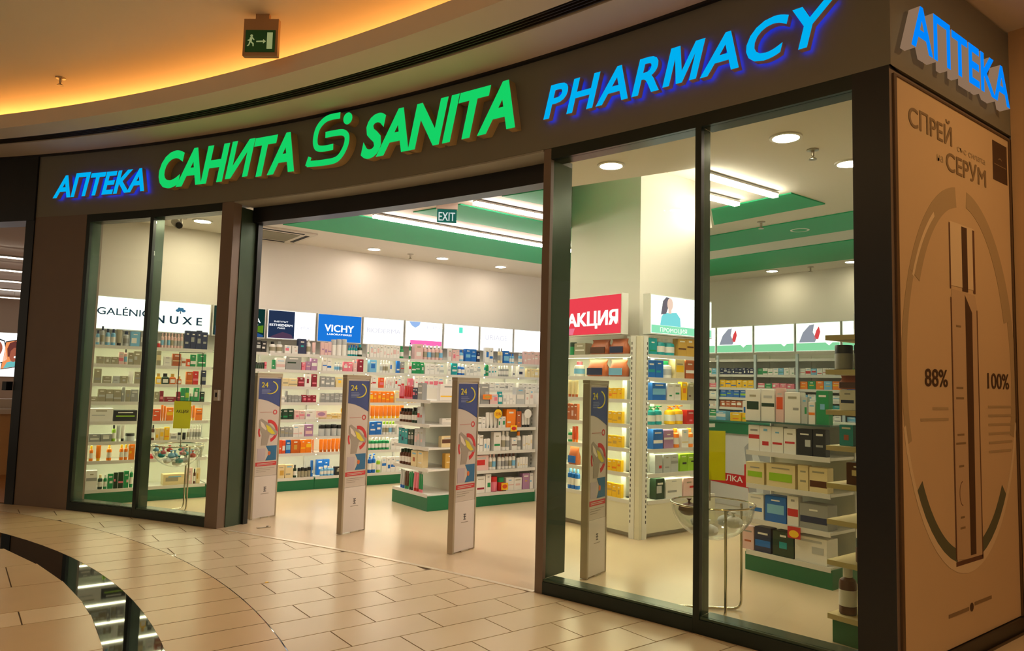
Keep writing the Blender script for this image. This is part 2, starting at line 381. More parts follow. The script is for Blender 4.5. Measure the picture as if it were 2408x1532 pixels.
dj = thing('door_1', (*fp(26.9, .1), 0), 'dark door post and sliding door header at the pharmacy entrance', 'door frame', kind='structure')
part('post_face', MB().arc(26.75, 27.3, FR_ + .002, FR_ + .1, 0, 3.238, 3), PILL, dj)
part('post_return', MB().arc(26.72, 27.26, FR_ + .1, FR_ + .30, 0, 3.2, 3), DARKG, dj)
part('post_edge', MB().arc(26.62, 27.2, FR_ + .30, FR_ + .36, 0, 3.2, 3), BLACK, dj)
part('header', MB().arc(14.9, 26.7, FR_ + .24, FR_ + .40, 3.07, 3.236, 40), BLACK, dj)
part('header_soffit', MB().arc(14.9, 26.75, FR_ + .0, FR_ + .24, 3.225, 3.238, 40), mat('grey_soffit', (150, 146, 132), .5), dj)
lk = thing('key_switch', (*fp(26.85, .0), 1.28), 'small pale key switch on the left door post', 'switch')
f_ = FT(26.98, .002); q_ = at_z(514, 934, 1.3)
part('housing', MB().fbox(f_, -.03, .03, 1.24, 1.345, .0, .035), GREYM, lk)
part('key_slot', MB().fbox(f_, -.006, .014, 1.275, 1.32, .035, .04), SLOT, lk)

# ================================================================== ILLUMINATED SIGNS
def sign_letters(word, frame_at, length, z, height, face, sidem, back, parent, depth, stand, shear, bold, name='letter', spacing=1.0):
    """one mesh per letter; frame_at(u) gives the frame of the fascia at a distance u along it"""
    word = ''.join({'А': 'A', 'С': 'C', 'Н': 'H', 'Т': 'T', 'Е': 'E', 'К': 'K'}.get(c_, c_) for c_ in word)
    tot = text_mesh(word, height, 0, shear, bold * height, 1, spacing); a0, b0 = bounds(tot); sx = length / (b0 - a0); bpy.data.meshes.remove(tot)
    for i, ch in enumerate(word):
        if ch == ' ': continue
        pm = text_mesh(word[:i + 1], height, 0, shear, bold * height, 1, spacing); pr = bounds(pm)[1]; bpy.data.meshes.remove(pm)
        me = text_mesh(ch, height, depth / 2, shear, bold * height)
        l, r = bounds(me)
        if ch in 'MИ':
            bpy.data.meshes.remove(me); w_ = r - l - shear * height; s_ = .19 * height; x0_ = l
            pl = [(0, 0), (s_, 0), (s_, height * .68), (w_ / 2 - s_ * .45, 0), (w_ / 2 + s_ * .45, 0), (w_ - s_, height * .68), (w_ - s_, 0), (w_, 0), (w_, height), (w_ - s_ * 1.35, height), (w_ / 2, height * .32), (s_ * 1.35, height), (0, height)]
            if ch == 'И':
                s_ = .215 * height; pl = [(0, 0), (s_ * 1.05, 0), (w_ - s_, height * .66), (w_ - s_, 0), (w_, 0), (w_, height), (w_ - s_ * 1.05, height), (s_, height * .34), (s_, height), (0, height)]
            pl = [(x0_ + x_ + shear * y_, y_) for x_, y_ in pl]; tr = tessellate_polygon([[Vector((*p_, 0)) for p_ in pl]]); n2 = len(pl); mm = MB()
            mm.add([(*p_, depth / 2) for p_ in pl], tr); mm.add([(*p_, -depth / 2) for p_ in pl], tr); mm.add([(*p_, depth / 2) for p_ in pl] + [(*p_, -depth / 2) for p_ in pl], [(j, (j + 1) % n2, n2 + (j + 1) % n2, n2 + j) for j in range(n2)])
            me = bpy.data.meshes.new('M'); me.from_pydata(mm.v, [], mm.f); me.update(); nt_ = len(tr)
            l, r = bounds(me)
        x = (pr - r) - a0
        if i == 0: x = -a0
        mid = (x + (l + r) / 2) * sx
        fr = frame_at(mid)
        me.transform(Matrix.Translation((-(l + r) / 2, 0, 0))); me.transform(Matrix.Diagonal((sx, 1, 1, 1)))
        for p in me.polygons: p.material_index = (0 if p.center.z > 0 else 2) if abs(p.normal.z) > .5 else 1
        me.transform(Matrix.Translation(-rootloc(parent)) @ fr.mat() @ Matrix.Translation((0, z, stand + depth / 2)))
        part(name, me, [face, sidem, back], parent)
SIDEB = mat('brown_letter_side', (196, 166, 112), .5)
SIDEP = mat('pinkish_letter_side', (200, 160, 150), .5)
GF = glow('green_letter_face', (22, 214, 104), .95)
BF = glow('blue_letter_face', (0, 176, 240), 1.0)
BF2 = glow('blue_side_letter_face', (0, 132, 250), 1.0)
BB = glow('blue_letter_halo', (0, 50, 255), 5.0)
K = FR_ * PI / 180
def facade_from(t0): return lambda u: FT(t0 - u / K)
s1 = thing('illuminated_sign', (*fp(33.3), 3.44), 'small blue illuminated Cyrillic lettering at the left end of the fascia', 'sign')
sign_letters('АПТЕКА', facade_from(35.22), (35.22 - 30.78) * K, 3.437, .248, BF, SIDEP, BB, s1, .05, .022, .25, .04)
s2 = thing('illuminated_sign', (*fp(27.2), 3.44), 'green illuminated Cyrillic shop name left of the round logo', 'sign')
sign_letters('САНИТА', facade_from(30.07), (30.07 - 23.88) * K, 3.447, .375, GF, SIDEB, SIDEB, s2, .085, .0, .25, .05)
s4 = thing('illuminated_sign', (*fp(18.5), 3.44), 'green illuminated Latin shop name right of the round logo', 'sign')
sign_letters('SANITA', facade_from(21.12), (21.12 - 15.60) * K, 3.447, .375, GF, SIDEB, SIDEB, s4, .085, .0, .25, .05)
s5 = thing('illuminated_sign', (*fp(11.4), 3.44), 'large blue illuminated Latin lettering above the right windows', 'sign')
sign_letters('PHARMACY', facade_from(14.75), (14.75 - 7.80) * K, 3.446, .248, BF, SIDEP, BB, s5, .05, .022, .25, .03, spacing=1.12)
s3 = thing('logo_sign', (*fp(22.7), 3.44), 'green illuminated ribbon logo with a dot between the shop names', 'sign')
def stroke(pts, w):
    L = []; R_ = []
    for i, p in enumerate(pts):
        a = Vector(pts[max(i - 1, 0)]); b = Vector(pts[min(i + 1, len(pts) - 1)]); t = (b - a).normalized(); n = Vector((-t.y, t.x)) * w / 2
        L.append((p[0] + n.x, p[1] + n.y)); R_.append((p[0] - n.x, p[1] - n.y))
    return L, R_
def smooth(pts, k=6):
    out = []
    for i in range(len(pts) - 1):
        p0, p1, p2, p3 = (Vector(pts[max(i - 1, 0)]), Vector(pts[i]), Vector(pts[i + 1]), Vector(pts[min(i + 2, len(pts) - 1)]))
        for j in range(k):
            t = j / k; out.append(tuple(.5 * ((2 * p1) + (p2 - p0) * t + (2 * p0 - 5 * p1 + 4 * p2 - p3) * t * t + (3 * p1 - p0 - 3 * p2 + p3) * t ** 3)))
    return out + [tuple(pts[-1])]
def loc(cx, cy): return ((cx - 1250) * .00262, (445 - cy - .2 * (cx - 1250)) * .0021)
def ribbon(pts, w, name):
    mb = MB(); L, R_ = stroke(smooth([loc(*p) for p in pts]), w); n = len(L)
    P = lambda q, d: FT(23.42 - q[0] / K).pt(0, 3.447 + q[1], d)
    mb.add([P(q, .09) for q in L] + [P(q, .09) for q in R_], [(i, i + 1, n + i + 1, n + i) for i in range(n - 1)])
    mb.cur = 1
    mb.add([P(q, .09) for q in L] + [P(q, .0) for q in L], [(i, i + 1, n + i + 1, n + i) for i in range(n - 1)])
    mb.add([P(q, .09) for q in R_] + [P(q, .0) for q in R_], [(i, i + 1, n + i + 1, n + i) for i in range(n - 1)])
    for e in (0, -1): mb.add([P(L[e], .09), P(R_[e], .09), P(R_[e], 0), P(L[e], 0)], [(0, 1, 2, 3)])
    part(name, mb, [GF, SIDEB], s3)
ribbon([(1412, 208), (1350, 222), (1310, 262), (1297, 315), (1305, 352), (1335, 358), (1385, 348)], .058, 'ribbon')
ribbon([(1345, 296), (1385, 288), (1428, 284), (1448, 304), (1440, 352), (1405, 402), (1340, 420), (1262, 430)], .058, 'ribbon')
ribbon([(1262, 440), (1268, 420), (1275, 398)], .045, 'ribbon_tail')
mb = MB(); du, dv = loc(1448, 222); f_ = FT(23.42 - du / K)
pts_ = ellipse(0, 3.447 + dv, .055, .055, 20); n_ = 20
mb.add([f_.pt(u, v, .09) for u, v in pts_], [tuple(range(20))]); mb.cur = 1
mb.add([f_.pt(u, v, .09) for u, v in pts_] + [f_.pt(u, v, 0) for u, v in pts_], [(i, (i + 1) % 20, 20 + (i + 1) % 20, 20 + i) for i in range(20)])
part('dot', mb, [GF, SIDEB], s3)
s6 = thing('illuminated_sign', (4.6, 1.72, 3.4), 'blue illuminated Cyrillic letters with deep pale sides on the side fascia', 'sign')
PALE = glow('pale_letter_side', (236, 190, 150), .30)
sign_letters('АПТЕКА', lambda u: Fr((3.96 + u, 1.785), (1, 0)), 1.40, 3.36, .25, BF2, PALE, PALE, s6, .06, .012, 0.0, .032)

# ================================================================== CEILING FITTINGS
def downlight(p, label, group, r=.085, lens=SPOT2, z=ZC):
    t = thing('downlight', (p[0], p[1], z), label, 'light', group)
    part('trim_ring', MB().lathe((p[0], p[1], z), [(r + .022, 0), (r + .022, -.012), (r, -.014), (r - .006, -.004)], 20, False), mat('white_trim', (235, 232, 226), .4), t, smooth=True)
    part('lens', MB().lathe((p[0], p[1], z), [(r - .004, -.003), (r - .004, -.010)], 20), lens, t)
ROW1 = [(2.303, 9.2), (2.838, 8.104), (3.353, 6.876), (3.865, 5.617), (4.318, 4.307), (4.769, 2.957)]
for i, p in enumerate(ROW1): downlight(p, 'round ceiling downlight, %s from left in the row along the shopfront' % ORD[i], 'downlights along the shopfront', .095, SPOT)
for i, p in enumerate([(4.694, 9.4), (5.804, 9.34), (6.906, 9.34)]): downlight(p, 'round ceiling downlight, %s from left above the back shelves' % ORD[i], 'downlights above the back shelves')
downlight((5.703, 2.964), 'round ceiling downlight near the corner post above the side shelves', 'downlights by the side wall', .095, SPOT)
for i, p in enumerate([(10.13, 6.53), (10.14, 5.256)]): downlight(p, 'round ceiling downlight, %s from left over the dispensary' % ORD[i], 'downlights over the dispensary')
for i, p in enumerate([(7.0, 7.2), (8.3, 7.25), (7.7, 4.6), (9.2, 3.2)]): downlight(p, 'added round ceiling downlight, %s between the green chevrons' % ORD[i], 'added downlights between chevrons')  # invented lamps, added among the chevrons
for i, (p, q, lb) in enumerate([((3.64, 7.33), (8.3, 7.33), 'long white linear ceiling light running past the exit sign'), ((4.12, 6.05), (5.05, 6.03), 'white linear ceiling light behind the entrance post'),
                 ((5.0, 3.88), (6.05, 3.86), 'longer linear ceiling light seen through the right window'), ((5.55, 4.31), (6.06, 4.29), 'shorter linear ceiling light seen through the right window')]):
    t = thing('linear_light', (p[0], p[1], ZC), lb, 'light', 'linear ceiling lights'); dx, dy = q[0] - p[0], q[1] - p[1]; L = math.hypot(dx, dy); ux, uy = dx / L, dy / L
    def bar(w, z0, z1): return MB().prism([(p[0] - uy * w, p[1] + ux * w), (p[0] + uy * w, p[1] - ux * w), (q[0] + uy * w, q[1] - ux * w), (q[0] - uy * w, q[1] + ux * w)], z0, z1)
    part('housing', bar(.034, ZC - .03, ZC - .012), GREYM, t); part('diffuser', bar(.03, ZC - .06, ZC - .03), LED, t)
wl = thing('linear_light', (5.9, 4.6, ZC), 'added unseen light strip in the ceiling well brightening the right face of the column', 'light', 'linear ceiling lights')  # unseen strip, added to whiten the column's right face
part('diffuser', MB().prism([(5.25, 4.09), (6.75, 5.18), (6.73, 5.21), (5.23, 4.12)], ZC + .10, ZC + .13), LED, wl)
for hx, hy in ((5.45, 4.25), (6.5, 5.01)): part('hanger', MB().box(hx - .006, hx + .006, hy - .006, hy + .006, ZC + .131, 3.85), STEEL, wl)
def sprinkler(p, z, label):
    t = thing('sprinkler', (p[0], p[1], z), label, 'sprinkler', 'ceiling sprinklers')
    part('escutcheon', MB().lathe((p[0], p[1], z), [(.045, 0), (.045, -.008), (.02, -.012)], 14), STEEL, t)
    part('head', MB().lathe((p[0], p[1], z), [(.013, -.008), (.013, -.05), (.006, -.055), (.03, -.075), (.03, -.08)], 10), STEEL, t)
sprinkler((5.287, 9.4), ZC, 'small ceiling sprinkler above the back shelves')
sprinkler((3.641, 6.322), ZC, 'small ceiling sprinkler left of the exit sign')
sprinkler((5.179, 2.983), ZC, 'small ceiling sprinkler beside the brightest downlight in the right window')
sprinkler((7.057, 4.683), ZC, 'small ceiling sprinkler between two green stripes')
sprinkler((10.197, 5.92), ZC, 'small ceiling sprinkler over the dispensary')
sprinkler((.677, 8.3), 4.38, 'dark sprinkler on the amber lit mall ceiling')
ac = thing('ceiling_air_conditioner', (3.2, 9.45, ZC), 'square white ceiling cassette with grey grille above the back shelves', 'air conditioner')
part('frame', MB().box(2.78, 3.66, 8.95, 9.82, ZC - .02, ZC - .001), mat('cassette_white', (214, 208, 196), .5), ac)
part('grille', MB().box(2.95, 3.49, 9.12, 9.65, ZC - .026, ZC - .02), mat('cassette_grille', (128, 124, 104), .6), ac)
for bx in ((2.93, 3.51, 9.0, 9.05), (2.93, 3.51, 9.71, 9.76), (2.83, 2.88, 9.1, 9.66), (3.56, 3.61, 9.1, 9.66)): part('air_slot', MB().box(*bx, ZC - .024, ZC - .02), SLOT, ac)
# hanging EXIT sign
ex = thing('exit_sign', (3.956, 6.307, ZC), 'small green hanging sign reading EXIT below a white lamp', 'sign')
d_ = Vector((3.956, 6.307, 0)).normalized(); fe = Fr((3.956, 6.307), (d_.y, -d_.x))
cz = lambda y: EYE + (ray(1052, y).z / math.hypot(ray(1052, y).x, ray(1052, y).y)) * math.hypot(3.956, 6.307)
part('lamp_box', MB().fbox(fe, -.11, .11, cz(493), cz(473), -.03, .03), mat('pinkish_white', (220, 200, 188), .5), ex)
part('sign_plate', MB().fbox(fe, -.10, .10, cz(524), cz(491), -.006, .006), glow('dim_exit_green', (40, 112, 96), .7), ex)
for u in (-.085, .085): part('hanger_rod', MB().tube([fe.pt(u, cz(475), 0), fe.pt(u, ZC, 0)], .005, 6), STEEL, ex)
print_text(fe, 'EXIT', -.085, .085, cz(520), cz(499) - cz(520), glow('exit_white', (220, 232, 226), .9), ex, d=.008, bold=.02)
# running-man emergency exit sign of the mall
es = thing('emergency_exit_sign', (1.80, 5.72, 4.2), 'green running man exit sign hanging below the amber mall ceiling', 'sign')
d_ = Vector((1.80, 5.72, 0)).normalized(); fe = Fr((1.80, 5.72), (d_.y * .92 - d_.x * .38, -d_.x * .92 - d_.y * .38))
HB = mat('bronze_housing', (170, 132, 92), .5)
part('housing', MB().fbox(fe, -.145, .135, 4.03, 4.335, -.025, .02), HB, es)
part('ceiling_bracket', MB().fbox(fe, -.055, .055, 4.335, 4.38, -.02, .015), HB, es)
EG = mat('exit_sign_green', (20, 100, 56), .4); EP = glow('exit_sign_pale', (190, 196, 130), .55)
part('sign_panel', MB().fbox(fe, -.125, .115, 4.06, 4.24, .02, .026), EG, es)
decal(fe, rect(.05, .095, 4.085, 4.22), EP, es, 'door_symbol', .0275)
decal(fe, [(-.035, 4.14), (.02, 4.142), (.02, 4.128), (.042, 4.146), (.02, 4.165), (.02, 4.152), (-.035, 4.15)], EP, es, 'arrow_symbol', .0275)
decal(fe, ellipse(-.075, 4.192, .011, .011, 12), EP, es, 'man_head', .0275)
decal(fe, [(-.088, 4.178), (-.066, 4.182), (-.05, 4.16), (-.056, 4.155), (-.07, 4.168), (-.072, 4.145), (-.055, 4.13), (-.055, 4.105), (-.063, 4.105), (-.065, 4.125), (-.082, 4.138), (-.092, 4.112), (-.108, 4.105), (-.108, 4.112), (-.098, 4.12), (-.09, 4.15), (-.105, 4.15), (-.105, 4.158), (-.09, 4.162)], EP, es, 'running_man', .0275)
cmr = thing('security_camera', (2.067, 9.2, ZC), 'small white security camera on the ceiling behind the left window', 'camera')
part('bracket', MB().tube([(2.067, 9.2, ZC), (2.067, 9.2, ZC - .07), (2.02, 9.12, ZC - .09)], .014), STEEL, cmr)
part('base_plate', MB().lathe((2.067, 9.2, ZC), [(.06, 0), (.06, -.012)], 14), STEEL, cmr)
part('body', MB().tube([(2.0, 9.22, ZC - .06), (2.0, 9.02, ZC - .13)], .045, 12), GREYM, cmr); part('lens', MB().tube([(2.0, 9.019, ZC - .13), (2.0, 8.99, ZC - .142)], .036, 12), SLOT, cmr)
props(part('cable_loop', MB().tube([Vector((3.383 + .07 * math.cos(t), 6.406 - .05 * math.cos(t), ZC - .005 - .05 * math.sin(t))) for t in [PI * k / 12 for k in range(13)]], .004, 6), SLOT), 'thin dark cable loop hanging from ceiling near the entrance', 'cable')
# mall downlights (behind and beside the viewer)
for i, p in enumerate([(-1.5, 3.0), (0.2, .4), (2.0, -1.2), (3.2, .3), (-3.2, 5.2), (-2.6, .2), (.2, -2.6)]):
    downlight(p, 'warm recessed mall ceiling downlight, %s one towards the viewer' % ORD[i], 'mall downlights', .1, MSPOT, 4.38)
downlight((4.75, .35), 'warm recessed downlight in the low ceiling in front of the side poster', 'mall downlights', .1, MSPOT, 3.968)
# slot line in the upper mall ceiling
props(part('ceiling_diffuser', MB().box(-.75, .15, 5.02, 5.05, 4.376, 4.38), mat('amber_brown_slot', (120, 86, 44), .7)), 'thin slot diffuser in the upper mall ceiling', 'vent')  # slot in its own plain amber-brown

# ================================================================== SHELVING
RAIL = mat('price_rail', (214, 212, 206), .35)
def shelf_unit(name, label, cat, fr, u0, u1, depth, levels, plinth, pm, top, group=None, led=True, uprights=(True, True), board=.022, kind=None, back=True, pin=.0, boardm=None, lip=True, kick=0.0):
    base = fr.pt((u0 + u1) / 2, 0, depth / 2)
    t = thing(name, (base.x, base.y, 0), label, cat, group, kind)
    g = .002
    if plinth: part('plinth', MB().fbox(fr, u0 + g, u1 - g, kick, plinth, .01, depth + pin), pm, t)
    if kick: part('kick_board', MB().fbox(fr, u0 + .03, u1 - .03, 0, kick - .001, .02, depth - .06), GREYM, t)
    if back: part('back_panel', MB().fbox(fr, u0 + g, u1 - g, plinth, top, 0, .018), SHELFB, t)
    for k, z in enumerate(levels):
        o = part('shelf', MB().fbox(fr, u0 + .012, u1 - .012, z - board, z, .019, depth - .004), boardm or SHELF, t)
        if lip: part('price_rail', MB().fbox(fr, u0 + .012, u1 - .012, z - .034, z + .004, depth - .004, depth + .004), RAIL, o)
        if led and k < len(levels) - 1: part('light_strip', MB().fbox(fr, u0 + .03, u1 - .03, z - board - .010, z - board, depth - .06, depth - .04), SLED, o)
    for e, on in zip((u0, u1), uprights):
        if on:
            w = .011
            a, b = (e + g, e + w) if e == u0 else (e - w, e - g)
            p = part('upright', MB().fbox(fr, a, b, plinth, top, .019, .06), SHELF, t)
    return t
def slots(fr, u0, u1, d, z0, z1, parent, step=.05):
    mb = MB(); z = z0
    while z < z1: mb.fbox(fr, u0, u1, z, z + step * .55, d, d + .001); z += step
    part('slot_column', mb, SLOT, parent)

# ------------------------------------------------------------------ products
PAL = {'w': ((232, 230, 224), 'white'), 'cr': ((226, 208, 160), 'cream'), 'gg': ((158, 152, 128), 'greige'), 'gr': ((150, 152, 150), 'grey'), 'dk': ((26, 27, 26), 'black'),
       'nv': ((28, 42, 78), 'navy'), 'bl': ((20, 104, 190), 'blue'), 'lb': ((120, 184, 222), 'light blue'), 'tl': ((20, 150, 156), 'teal'), 'gn': ((30, 142, 84), 'green'),
       'dg': ((26, 58, 36), 'dark green'), 'lm': ((150, 196, 40), 'lime'), 'ye': ((244, 194, 20), 'yellow'), 'or': ((240, 130, 16), 'orange'), 'am': ((196, 96, 14), 'amber'),
       'co': ((176, 92, 48), 'copper'), 'rd': ((196, 36, 34), 'red'), 'cm': ((140, 22, 46), 'crimson'), 'pk': ((226, 120, 140), 'pink'), 'pp': ((224, 188, 184), 'pale pink'),
       'mv': ((168, 126, 164), 'mauve'), 'bn': ((88, 48, 26), 'brown'), 'gd': ((198, 158, 70), 'golden'), 'ro': ((222, 84, 30), 'red-orange'), 'sv': ((186, 190, 190), 'silver')}
def pcol(k): return mat('product_' + PAL[k][1].replace(' ', '_').replace('-', '_'), PAL[k][0], .38)
KN = {'B': ('carton', 'carton'), 'C': ('bottle', 'bottle'), 'P': ('pump_bottle', 'pump bottle'), 'T': ('tube', 'tube'), 'J': ('jar', 'jar'), 'Q': ('square_bottle', 'square bottle'), 'K': ('pouch', 'pouch')}
_pm = {}
def pmesh(kind, piece, ck):
    key = (kind, piece, ck)
    if key in _pm: return _pm[key]
    mb = MB(); sm = False
    if kind == 'B':
        if piece == 'body':
            mb.hexa([(-.5, -.5, 0), (.5, -.5, 0), (.5, .5, 0), (-.5, .5, 0)], [(-.5, -.5, .985), (.5, -.5, .985), (.5, .5, .985), (-.5, .5, .985)])
            mb.hexa([(-.47, -.46, .985), (.47, -.46, .985), (.47, .48, .985), (-.47, .48, .985)], [(-.47, -.44, 1), (.47, -.44, 1), (.47, .48, 1), (-.47, .48, 1)])
        elif piece == 'printed_panel': mb.box(-.4, .4, -.512, -.5, -.16, .16)
        else: mb.box(-.34, .34, -.512, -.5, -.06, .06)
    elif kind in 'CPD':
        sm = True
        if piece == 'body': mb.lathe((0, 0, 0), [(.44, 0), (.5, .02), (.5, .64), (.45, .72), (.24, .78), (.2, .8)], 14)
        elif piece == 'cap' and kind == 'C': mb.lathe((0, 0, 0), [(.27, .78), (.27, .985), (.23, 1)], 12)
        elif piece == 'cap':
            mb.lathe((0, 0, 0), [(.22, .79), (.22, .87), (.08, .88), (.08, .95)], 10); mb.box(-.16, .16, -.5, .14, .94, 1)
        else: mb.lathe((0, 0, 0), [(.508, .18), (.508, .52)], 14, False)
    elif kind == 'J':
        sm = True
        if piece == 'body': mb.lathe((0, 0, 0), [(.44, 0), (.5, .04), (.5, .62), (.46, .68)], 16)
        else: mb.lathe((0, 0, 0), [(.49, .66), (.49, .96), (.46, 1)], 16)
    elif kind == 'Q':
        if piece == 'body':
            mb.hexa([(-.5, -.5, 0), (.5, -.5, 0), (.5, .5, 0), (-.5, .5, 0)], [(-.5, -.5, .62), (.5, -.5, .62), (.5, .5, .62), (-.5, .5, .62)])
            mb.hexa([(-.5, -.5, .62), (.5, -.5, .62), (.5, .5, .62), (-.5, .5, .62)], [(-.3, -.3, .7), (.3, -.3, .7), (.3, .3, .7), (-.3, .3, .7)])
        elif piece == 'cap': mb.lathe((0, 0, 0), [(.3, .69), (.3, 1)], 10)
        else: mb.box(-.36, .36, -.512, -.5, .14, .48)
    elif kind == 'T':
        sm = True
        if piece == 'cap': mb.lathe((0, 0, 0), [(.36, 0), (.38, .18)], 12)
        else:
            vs = []; fs = []; n = 12
            for z, a, b in ((.17, .42, .42), (.26, .48, .46), (.6, .49, .34), (.92, .5, .06), (1, .5, .03)):
                for i in range(n): vs.append((a * math.cos(2 * PI * i / n), b * math.sin(2 * PI * i / n), z))
            for j in range(4):
                for i in range(n): fs.append((j * n + i, j * n + (i + 1) % n, (j + 1) * n + (i + 1) % n, (j + 1) * n + i))
            mb.add(vs, fs + [tuple(range(n - 1, -1, -1)), tuple(4 * n + i for i in range(n))])
    elif kind == 'K':
        sm = True; n = 14; vs = []; fs = []; rg = random.Random(3)
        if piece == 'body':
            L = ((0, .46, .40), (.1, .5, .48), (.45, .48, .4), (.75, .42, .22), (.9, .45, .08), (1, .5, .04))
            for z, a, b in L:
                for i in range(n):
                    e = 1 + .12 * (rg.random() - .5); ca, sa = math.cos(2 * PI * i / n), math.sin(2 * PI * i / n)
                    vs.append((min(max(a * e * math.copysign(abs(ca) ** .6, ca), -.5), .5), b * e * math.copysign(abs(sa) ** .6, sa), z))
            for j in range(len(L) - 1):
                for i in range(n): fs.append((j * n + i, j * n + (i + 1) % n, (j + 1) * n + (i + 1) % n, (j + 1) * n + i))
            mb.add(vs, fs + [tuple(range(n - 1, -1, -1)), tuple((len(L) - 1) * n + i for i in range(n))])
        else: mb.box(-.38, .38, -.5, -.44, .1, .5)
    me = mb.mesh(kind + '_' + piece, (0, 0, 0), sm); me.materials.append(pcol(ck)); _pm[key] = me; return me
PIECES = {'B': ('printed_panel', 'printed_line'), 'C': ('cap', 'front_label'), 'P': ('cap', 'front_label'), 'T': ('cap',), 'J': ('lid',), 'Q': ('cap', 'front_label'), 'K': ('printed_panel',)}
def product(kind, pos, rz, w, dep, h, ck, c2, label, group, noun=None):
    nm, n0 = KN[kind]
    if noun: nm = noun.replace(' ', '_')
    noun = noun or n0
    t = thing(nm, pos, label, noun.split()[-1], group, rz=rz)
    def ch(piece, c):
        o = bpy.data.objects.new(piece, pmesh(kind, piece, c)); COL.objects.link(o); o.parent = t; o.scale = (w, dep, h)
        if kind == 'B' and piece == 'printed_panel':
            k = random.choice((.25, .35, .5, .8, 1.1)); x = random.choice((.45, .7, 1.0, 1.18)); o.scale = (w * x, dep, h * k); o.location = (w * random.choice((-.5, 0, 0, .5)) * max(0, .8 - .8 * x), 0, h * random.uniform(.2 + .16 * k, .55))
        if kind == 'B' and piece == 'printed_line': o.scale = (w * random.uniform(.4, 1), dep, h * random.uniform(.4, .8)); o.location = (0, 0, h * random.uniform(.74, .86))
    ch('body', ck)
    for i, pc in enumerate(PIECES[kind]):
        if pc == 'printed_line' and w < .05: continue
        ch(pc, (c2 if i == 0 else ('w' if ck not in ('w', 'cr', 'sv', 'pp') else random.choice(('gr', 'sv', 'gg', 'lb')))))
    return t
AUTO2 = {'w': ('gr', 'lb', 'pp', 'gn', 'sv', 'bl', 'pk'), 'cr': ('gg', 'gd', 'bn'), 'gg': ('w', 'sv', 'gr'), 'gr': ('w', 'sv'), 'dk': ('sv', 'w', 'gr'), 'nv': ('w', 'lb', 'sv'), 'bl': ('w', 'lb'), 'lb': ('w', 'bl'), 'tl': ('w', 'sv'),
         'gn': ('w', 'lm'), 'dg': ('gg', 'gn'), 'lm': ('w', 'gn'), 'ye': ('or', 'w'), 'or': ('ye', 'rd', 'w'), 'am': ('or', 'gd'), 'co': ('w', 'cr'), 'rd': ('w', 'pk'), 'cm': ('pk', 'sv'), 'pk': ('w', 'rd'), 'pp': ('w', 'pk', 'mv'), 'mv': ('w', 'pp'),
         'bn': ('cr', 'gd'), 'gd': ('cr', 'w'), 'ro': ('ye', 'w'), 'sv': ('w', 'gr')}
LEVEL = ['top', 'second', 'third', 'fourth', 'fifth', 'sixth', 'seventh', 'bottom']
def stock(plane, axis, front, items, z, where, group, rz, maxd=.13, hmax=None, lim=None):
    """items: (kind, px_left, px_right, count, px_top, colour[, second colour]) read along the shelf; axis 'y' = shelf faces -Y, 'x' = faces -X"""
    conv = (lambda x, y: (lambda p: (p.x, p.z))(at_y(x, y, plane))) if axis == 'y' else (lambda x, y: (lambda p: (-p.y, p.z))(at_x(x, y, plane)))
    for it in items:
        kind, x0, x1, n, yt, ck = it[:6]; c2 = it[6] if len(it) > 6 else random.choice(AUTO2[ck])
        row2 = len(it) > 7 and it[7]
        (ua, h1), (ub, h2) = conv(x0, yt), conv(x1, yt)
        if lim: ua, ub = min(max(ua, lim[0]), lim[1] - .03), max(min(ub, lim[1]), lim[0] + .03)
        h = max((h1 + h2) / 2 - z, .04)
        if hmax: h = min(h, hmax)
        pw = (ub - ua) / n
        for i in range(n):
            w = pw - .003; hh = h * (1 if n == 1 else random.uniform(.95, 1.03)); 
            if hmax: hh = min(hh, hmax)
            dep = w if kind in 'CPJ' else (min(w * .7, .05) if kind == 'T' else min(max(w * .6, .035), maxd))
            u = ua + pw * (i + .5); f = front + (.14 if row2 else .012) + dep / 2
            pos = (u, f, z + .0015) if axis == 'y' else (f, -u, z + .0015)
            key = (PAL[ck][1], KN[kind][1])
            noun = key[1]
            if kind == 'B': noun = 'slim carton' if hh > 1.5 * w else ('flat box' if w > 1.25 * hh else 'carton')
            product(kind, pos, rz, w, dep, hh, ck, c2, '@%s %s|%s' % (key[0], noun, where), group, noun)
def finish_labels():
    tot = {}; order = {}
    L = [o for o in COL.objects if o.get('label', '').startswith('@')]
    for o in L: tot[o['label']] = tot.get(o['label'], 0) + 1
    for o in L:
        k = o['label']; order[k] = order.get(k, 0) + 1
        a, b = k[1:].split('|')
        s = '%s %s' % (a, b) if tot[k] == 1 else '%s %s from left %s' % (ORD[order[k] - 1], a, b)
        o['label'] = s if len(s.split()) <= 15 else s.replace(' the ', ' ')

# ------------------------------------------------------------------ back wall bays and lightboxes
SZ = [1.80, 1.585, 1.365, 1.155, .93, .70, .485, .165]
BAYX = [1.24, 1.885, 2.585, 3.28, 3.975, 4.665, 5.35, 6.03, 6.72, 7.41, 8.10]
BNAME = ['leftmost white lightbox', 'tree logo lightbox', 'dark green lightbox', 'half navy lightbox', 'blue lightbox', 'white lightbox beside the blue one', 'pink banded lightbox', 'green marked lightbox', 'grey lettered lightbox', 'plain white end lightbox']
FA = WY(9.845)
for i in range(10):
    shelf_unit('shelf_unit', 'white wall shelf bay on a green plinth under the ' + BNAME[i], 'shelf', FA, BAYX[i], BAYX[i + 1], .40, SZ, .15, GREEN, 1.985, 'back wall shelf bays')
single('wall_shelf_end', MB().box(1.19, 1.238, 9.44, 9.845, 0, 2.39), SHELF, 'white end panel closing the back shelves on the left', 'panel', kind='structure')
LT = WY(9.605)
